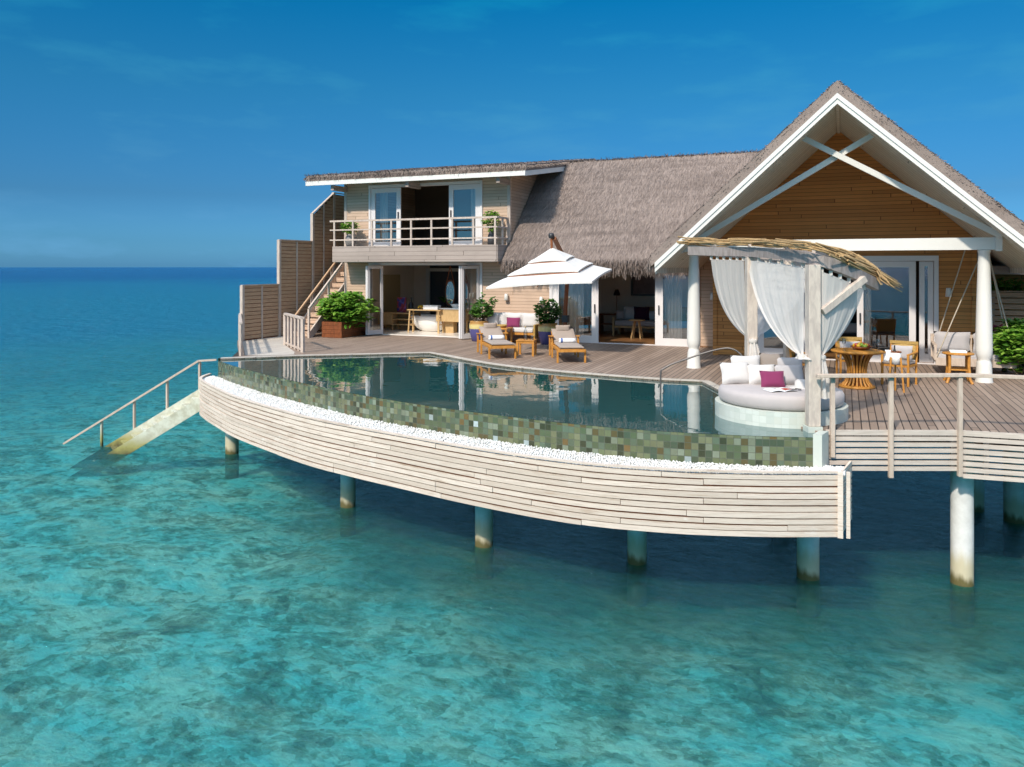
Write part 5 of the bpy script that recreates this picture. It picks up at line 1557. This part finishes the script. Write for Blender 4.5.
# ------------------------------------------------------------------ dining set
dt = thing('dining_table', 'round oiled wood dining table on a flared slatted pedestal', 'table', (.22,17.2,ZD))
MB().lathe([(0,.69),(.46,.69),(.49,.71),(.49,.735),(.47,.745),(0,.745)], 48).build('tabletop', M['teak'], dt)
mb = MB()
for k in range(20):
    a_ = 2*math.pi*k/20; c_, s_ = math.cos(a_), math.sin(a_)
    mb.tube([(r*c_, r*s_, z) for r, z in ((.30,.688),(.235,.60),(.185,.48),(.165,.36),(.175,.24),(.215,.12),(.28,.04))], .022, 6)
mb.build('pedestal', M['teak'], dt)
MB().lathe([(0,0),(.33,0),(.345,.02),(.33,.045),(0,.045)], 40).build('base', M['teak'], dt)
MB().lathe([(.10,.045),(.06,.3),(.06,.45),(.12,.69)], 16).build('core', M['mast'], dt)
def make_chair(label):
    th = thing('dining_chair', label, 'chair', (0,0,0), 0, 'wooden dining chairs round the table')
    for x in (-.25,.25):
        MB().bar((x,-.23,0),(x,-.23,.62),.042,.042,(0,1,0)).build('leg', M['teak'], th, bevel=.005)
        MB().tube([(x,.23,0),(x,.23,.42),(x*1.02,.30,.86)], .023, 8).build('leg', M['teak'], th)
        MB().bar((x,-.25,.635),(x*1.02,.27,.66),.055,.028).build('armrest', M['teak'], th, bevel=.006)
    MB().box(-.27,.27,-.25,.25,.385,.425).build('seat', M['teak'], th)
    MB().box(-.25,.25,-.26,.22,.427,.49).build('seat_cushion', M['cusht'], th, bevel=.025)
    mb = MB()
    mb.bar((-.27,.285,.84),(.27,.285,.84),.035,.05); 
    mb.grid(lambda u, v: (-.24+.48*u, .245+.055*v - .02*math.sin(math.pi*u), .50+.33*v), 8, 4)
    mb.build('backrest', M['wicker'], th, solid=.02)
    MB().pillow(.42,.30,.12,(0,.15,.49)).build('back_cushion', M['cushg'], th)
    return th
ch1 = make_chair('wooden dining chair with a grey cushion, right of the round table')
ch1.location = (1.02,17.95,ZD); ch1.rotation_euler = (0,0,R(-22))
dup(ch1, 'wooden dining chair left of the round table, partly behind the curtain', (-.72,17.45,ZD), R(75))
dup(ch1, 'wooden dining chair on the far side of the round table', (.12,18.5,ZD), R(10))
fb = thing('fruit_bowl', 'brown wooden bowl heaped with fruit on the dining table', 'bowl', (.30,17.25,ZD+.745))
MB().lathe([(.08,0),(.16,.03),(.21,.075),(.195,.07),(.14,.03),(0,.015)], 24).build('bowl', M['mast'], fb)
for k in range(11):
    a_ = k*2.4; r_ = .12*math.sqrt((k+.5)/11)*1.2
    m_ = ('fruitr','fruity','fruitg','fruity')[k % 4]
    MB().lathe([(0,-.042),(.028,-.032),(.042,0),(.03,.03),(0,.042)], 12, (r_*math.cos(a_), r_*math.sin(a_), .075+.035*(1-k/11))).build('fruit', M[m_], fb)
for x, y, lab in ((-.02,17.05,'stemmed glass left of the fruit bowl on the dining table'), (.60,17.2,'stemmed glass right of the fruit bowl on the dining table')):
    th = thing('wine_glass', lab, 'glass', (x,y,ZD+.745), 0, 'stemmed glasses on the dining table')
    MB().lathe([(.035,0),(.035,.004),(.005,.012),(.005,.11),(.03,.14),(.036,.18),(.03,.23)], 16).build('bowl', M['clear'], th)
wc = thing('wine_cooler', 'white wine cooler on tall slim wooden legs beside the dining table', 'wine cooler', (.90,16.9,ZD))
MB().lathe([(0,.53),(.085,.53),(.098,.76),(.09,.76),(.08,.56),(0,.555)], 24).build('bucket', M['ceramic'], wc)
MB().lathe([(.10,.755),(.108,.762),(.10,.775),(.09,.77)], 24).build('rim', M['mast'], wc)
for k in range(3):
    a_ = R(90+120*k); MB().bar((.16*math.cos(a_),.16*math.sin(a_),0),(.095*math.cos(a_),.095*math.sin(a_),.66),.032,.026).build('leg', M['teak'], wc)
wb = thing('wine_bottle', 'bottle with a white cloth standing in the wine cooler', 'bottle', (.88,16.9,ZD+.56))
MB().lathe([(.03,0),(.034,.01),(.034,.20),(.013,.27),(.014,.33)], 14).build('body', M['black'], wb)
np_ = thing('white_napkin', 'white cloth hanging over the left side of the wine cooler', 'napkin', (.76,16.86,ZD+.55))
MB().grid(lambda u, v: (-.05+.10*u+.02*math.sin(v*5), .01*math.sin(u*14), .25-.22*v), 10, 8).build('cloth', M['towel'], np_, solid=.006)
sst = thing('serving_stool', 'wooden side stool with curved legs and a white tray in front of the swing', 'stool', (2.17,18.75,ZD))
MB().lathe([(0,.585),(.29,.585),(.30,.60),(.29,.62),(0,.622)], 32).build('seat', M['teak'], sst)
for k in range(4):
    a_ = R(45+90*k); c_, s_ = math.cos(a_), math.sin(a_)
    MB().tube([(.33*c_,.33*s_,0),(.27*c_,.27*s_,.10),(.245*c_,.245*s_,.35),(.25*c_,.25*s_,.585)], .03, 8).build('leg', M['teak'], sst)
MB().bar((-.17,-.17,.28),(.17,-.17,.28),.025,.03).bar((-.17,.17,.28),(.17,.17,.28),.025,.03).build('stretcher', M['teak'], sst)
ty = thing('white_tray', 'small white tray lying on the side stool by the swing', 'tray', (2.17,18.75,ZD+.624))
MB().box(-.15,.15,-.11,.11,0,.012).box(-.15,.15,-.11,-.10,.013,.04).box(-.15,.15,.10,.11,.013,.04).build('body', M['ceramic'], ty)

# hanging swing seat
swx, swy = at(973, 17.75)
sw = thing('swing_seat', 'hanging timber swing seat with grey cushions behind the right column', 'swing', (swx,swy,0))
hw = .78
MB().box(-hw,hw,-.36,.36,2.66,2.72).box(-hw,hw,-.37,-.335,2.60,2.77).build('frame', M['rail'], sw)
MB().box(-hw+.04,hw-.04,-.34,.28,2.721,2.86).build('seat_cushion', M['cushg'], sw, bevel=.04)
mb = MB()
for x in (-hw,-.39,0,.39,hw): mb.bar((x,.34,2.72),(x,.42,3.20),.06,.035,(0,1,0))
mb.bar((-hw-.03,.425,3.21),(hw+.03,.425,3.21),.05,.07)
mb.build('backrest', M['rail'], sw)
for x in (-.39,.39): MB().pillow(.74,.46,.20,(x,.22,2.86)).build('back_cushion', M['cushg'], sw)
for s_ in (-1,1):
    mb = MB(); x = s_*hw
    mb.bar((x,-.36,3.03),(x,.36,3.06),.07,.04).bar((x,-.34,2.72),(x,-.34,3.02),.05,.05,(0,1,0)).bar((x,0,2.72),(x,0,3.02),.04,.04,(0,1,0))
    mb.build('arm', M['rail'], sw)
for a_, b_ in (((.12,-.10,5.02),(-hw,-.36,2.72)), ((-.10,.20,5.3),(-hw,.36,2.75)), ((.30,-.10,5.02),(hw,-.36,2.72)), ((.30,.20,5.3),(hw,.36,2.75))):
    MB().tube([a_, b_], .014, 6).build('rope', M['rope'], sw)

# dining room
di = thing('dark_sofa', 'dark sofa in the shade of the dining room', 'sofa', (.35,25.3,ZD+.035))
MB().box(-1.3,1.3,-.45,.45,.08,.42).build('base', M['darkfab'], di, bevel=.05)
MB().box(-1.3,1.3,.30,.55,.421,.95).build('backrest', M['darkfab'], di, bevel=.05)
lpil = thing('long_pillow', 'long pale pillow lying on the dark sofa in the dining room', 'pillow', (.25,25.05,ZD+.46), .05)
MB().pillow(1.0,.32,.22).build('cover', M['cushw'], lpil)
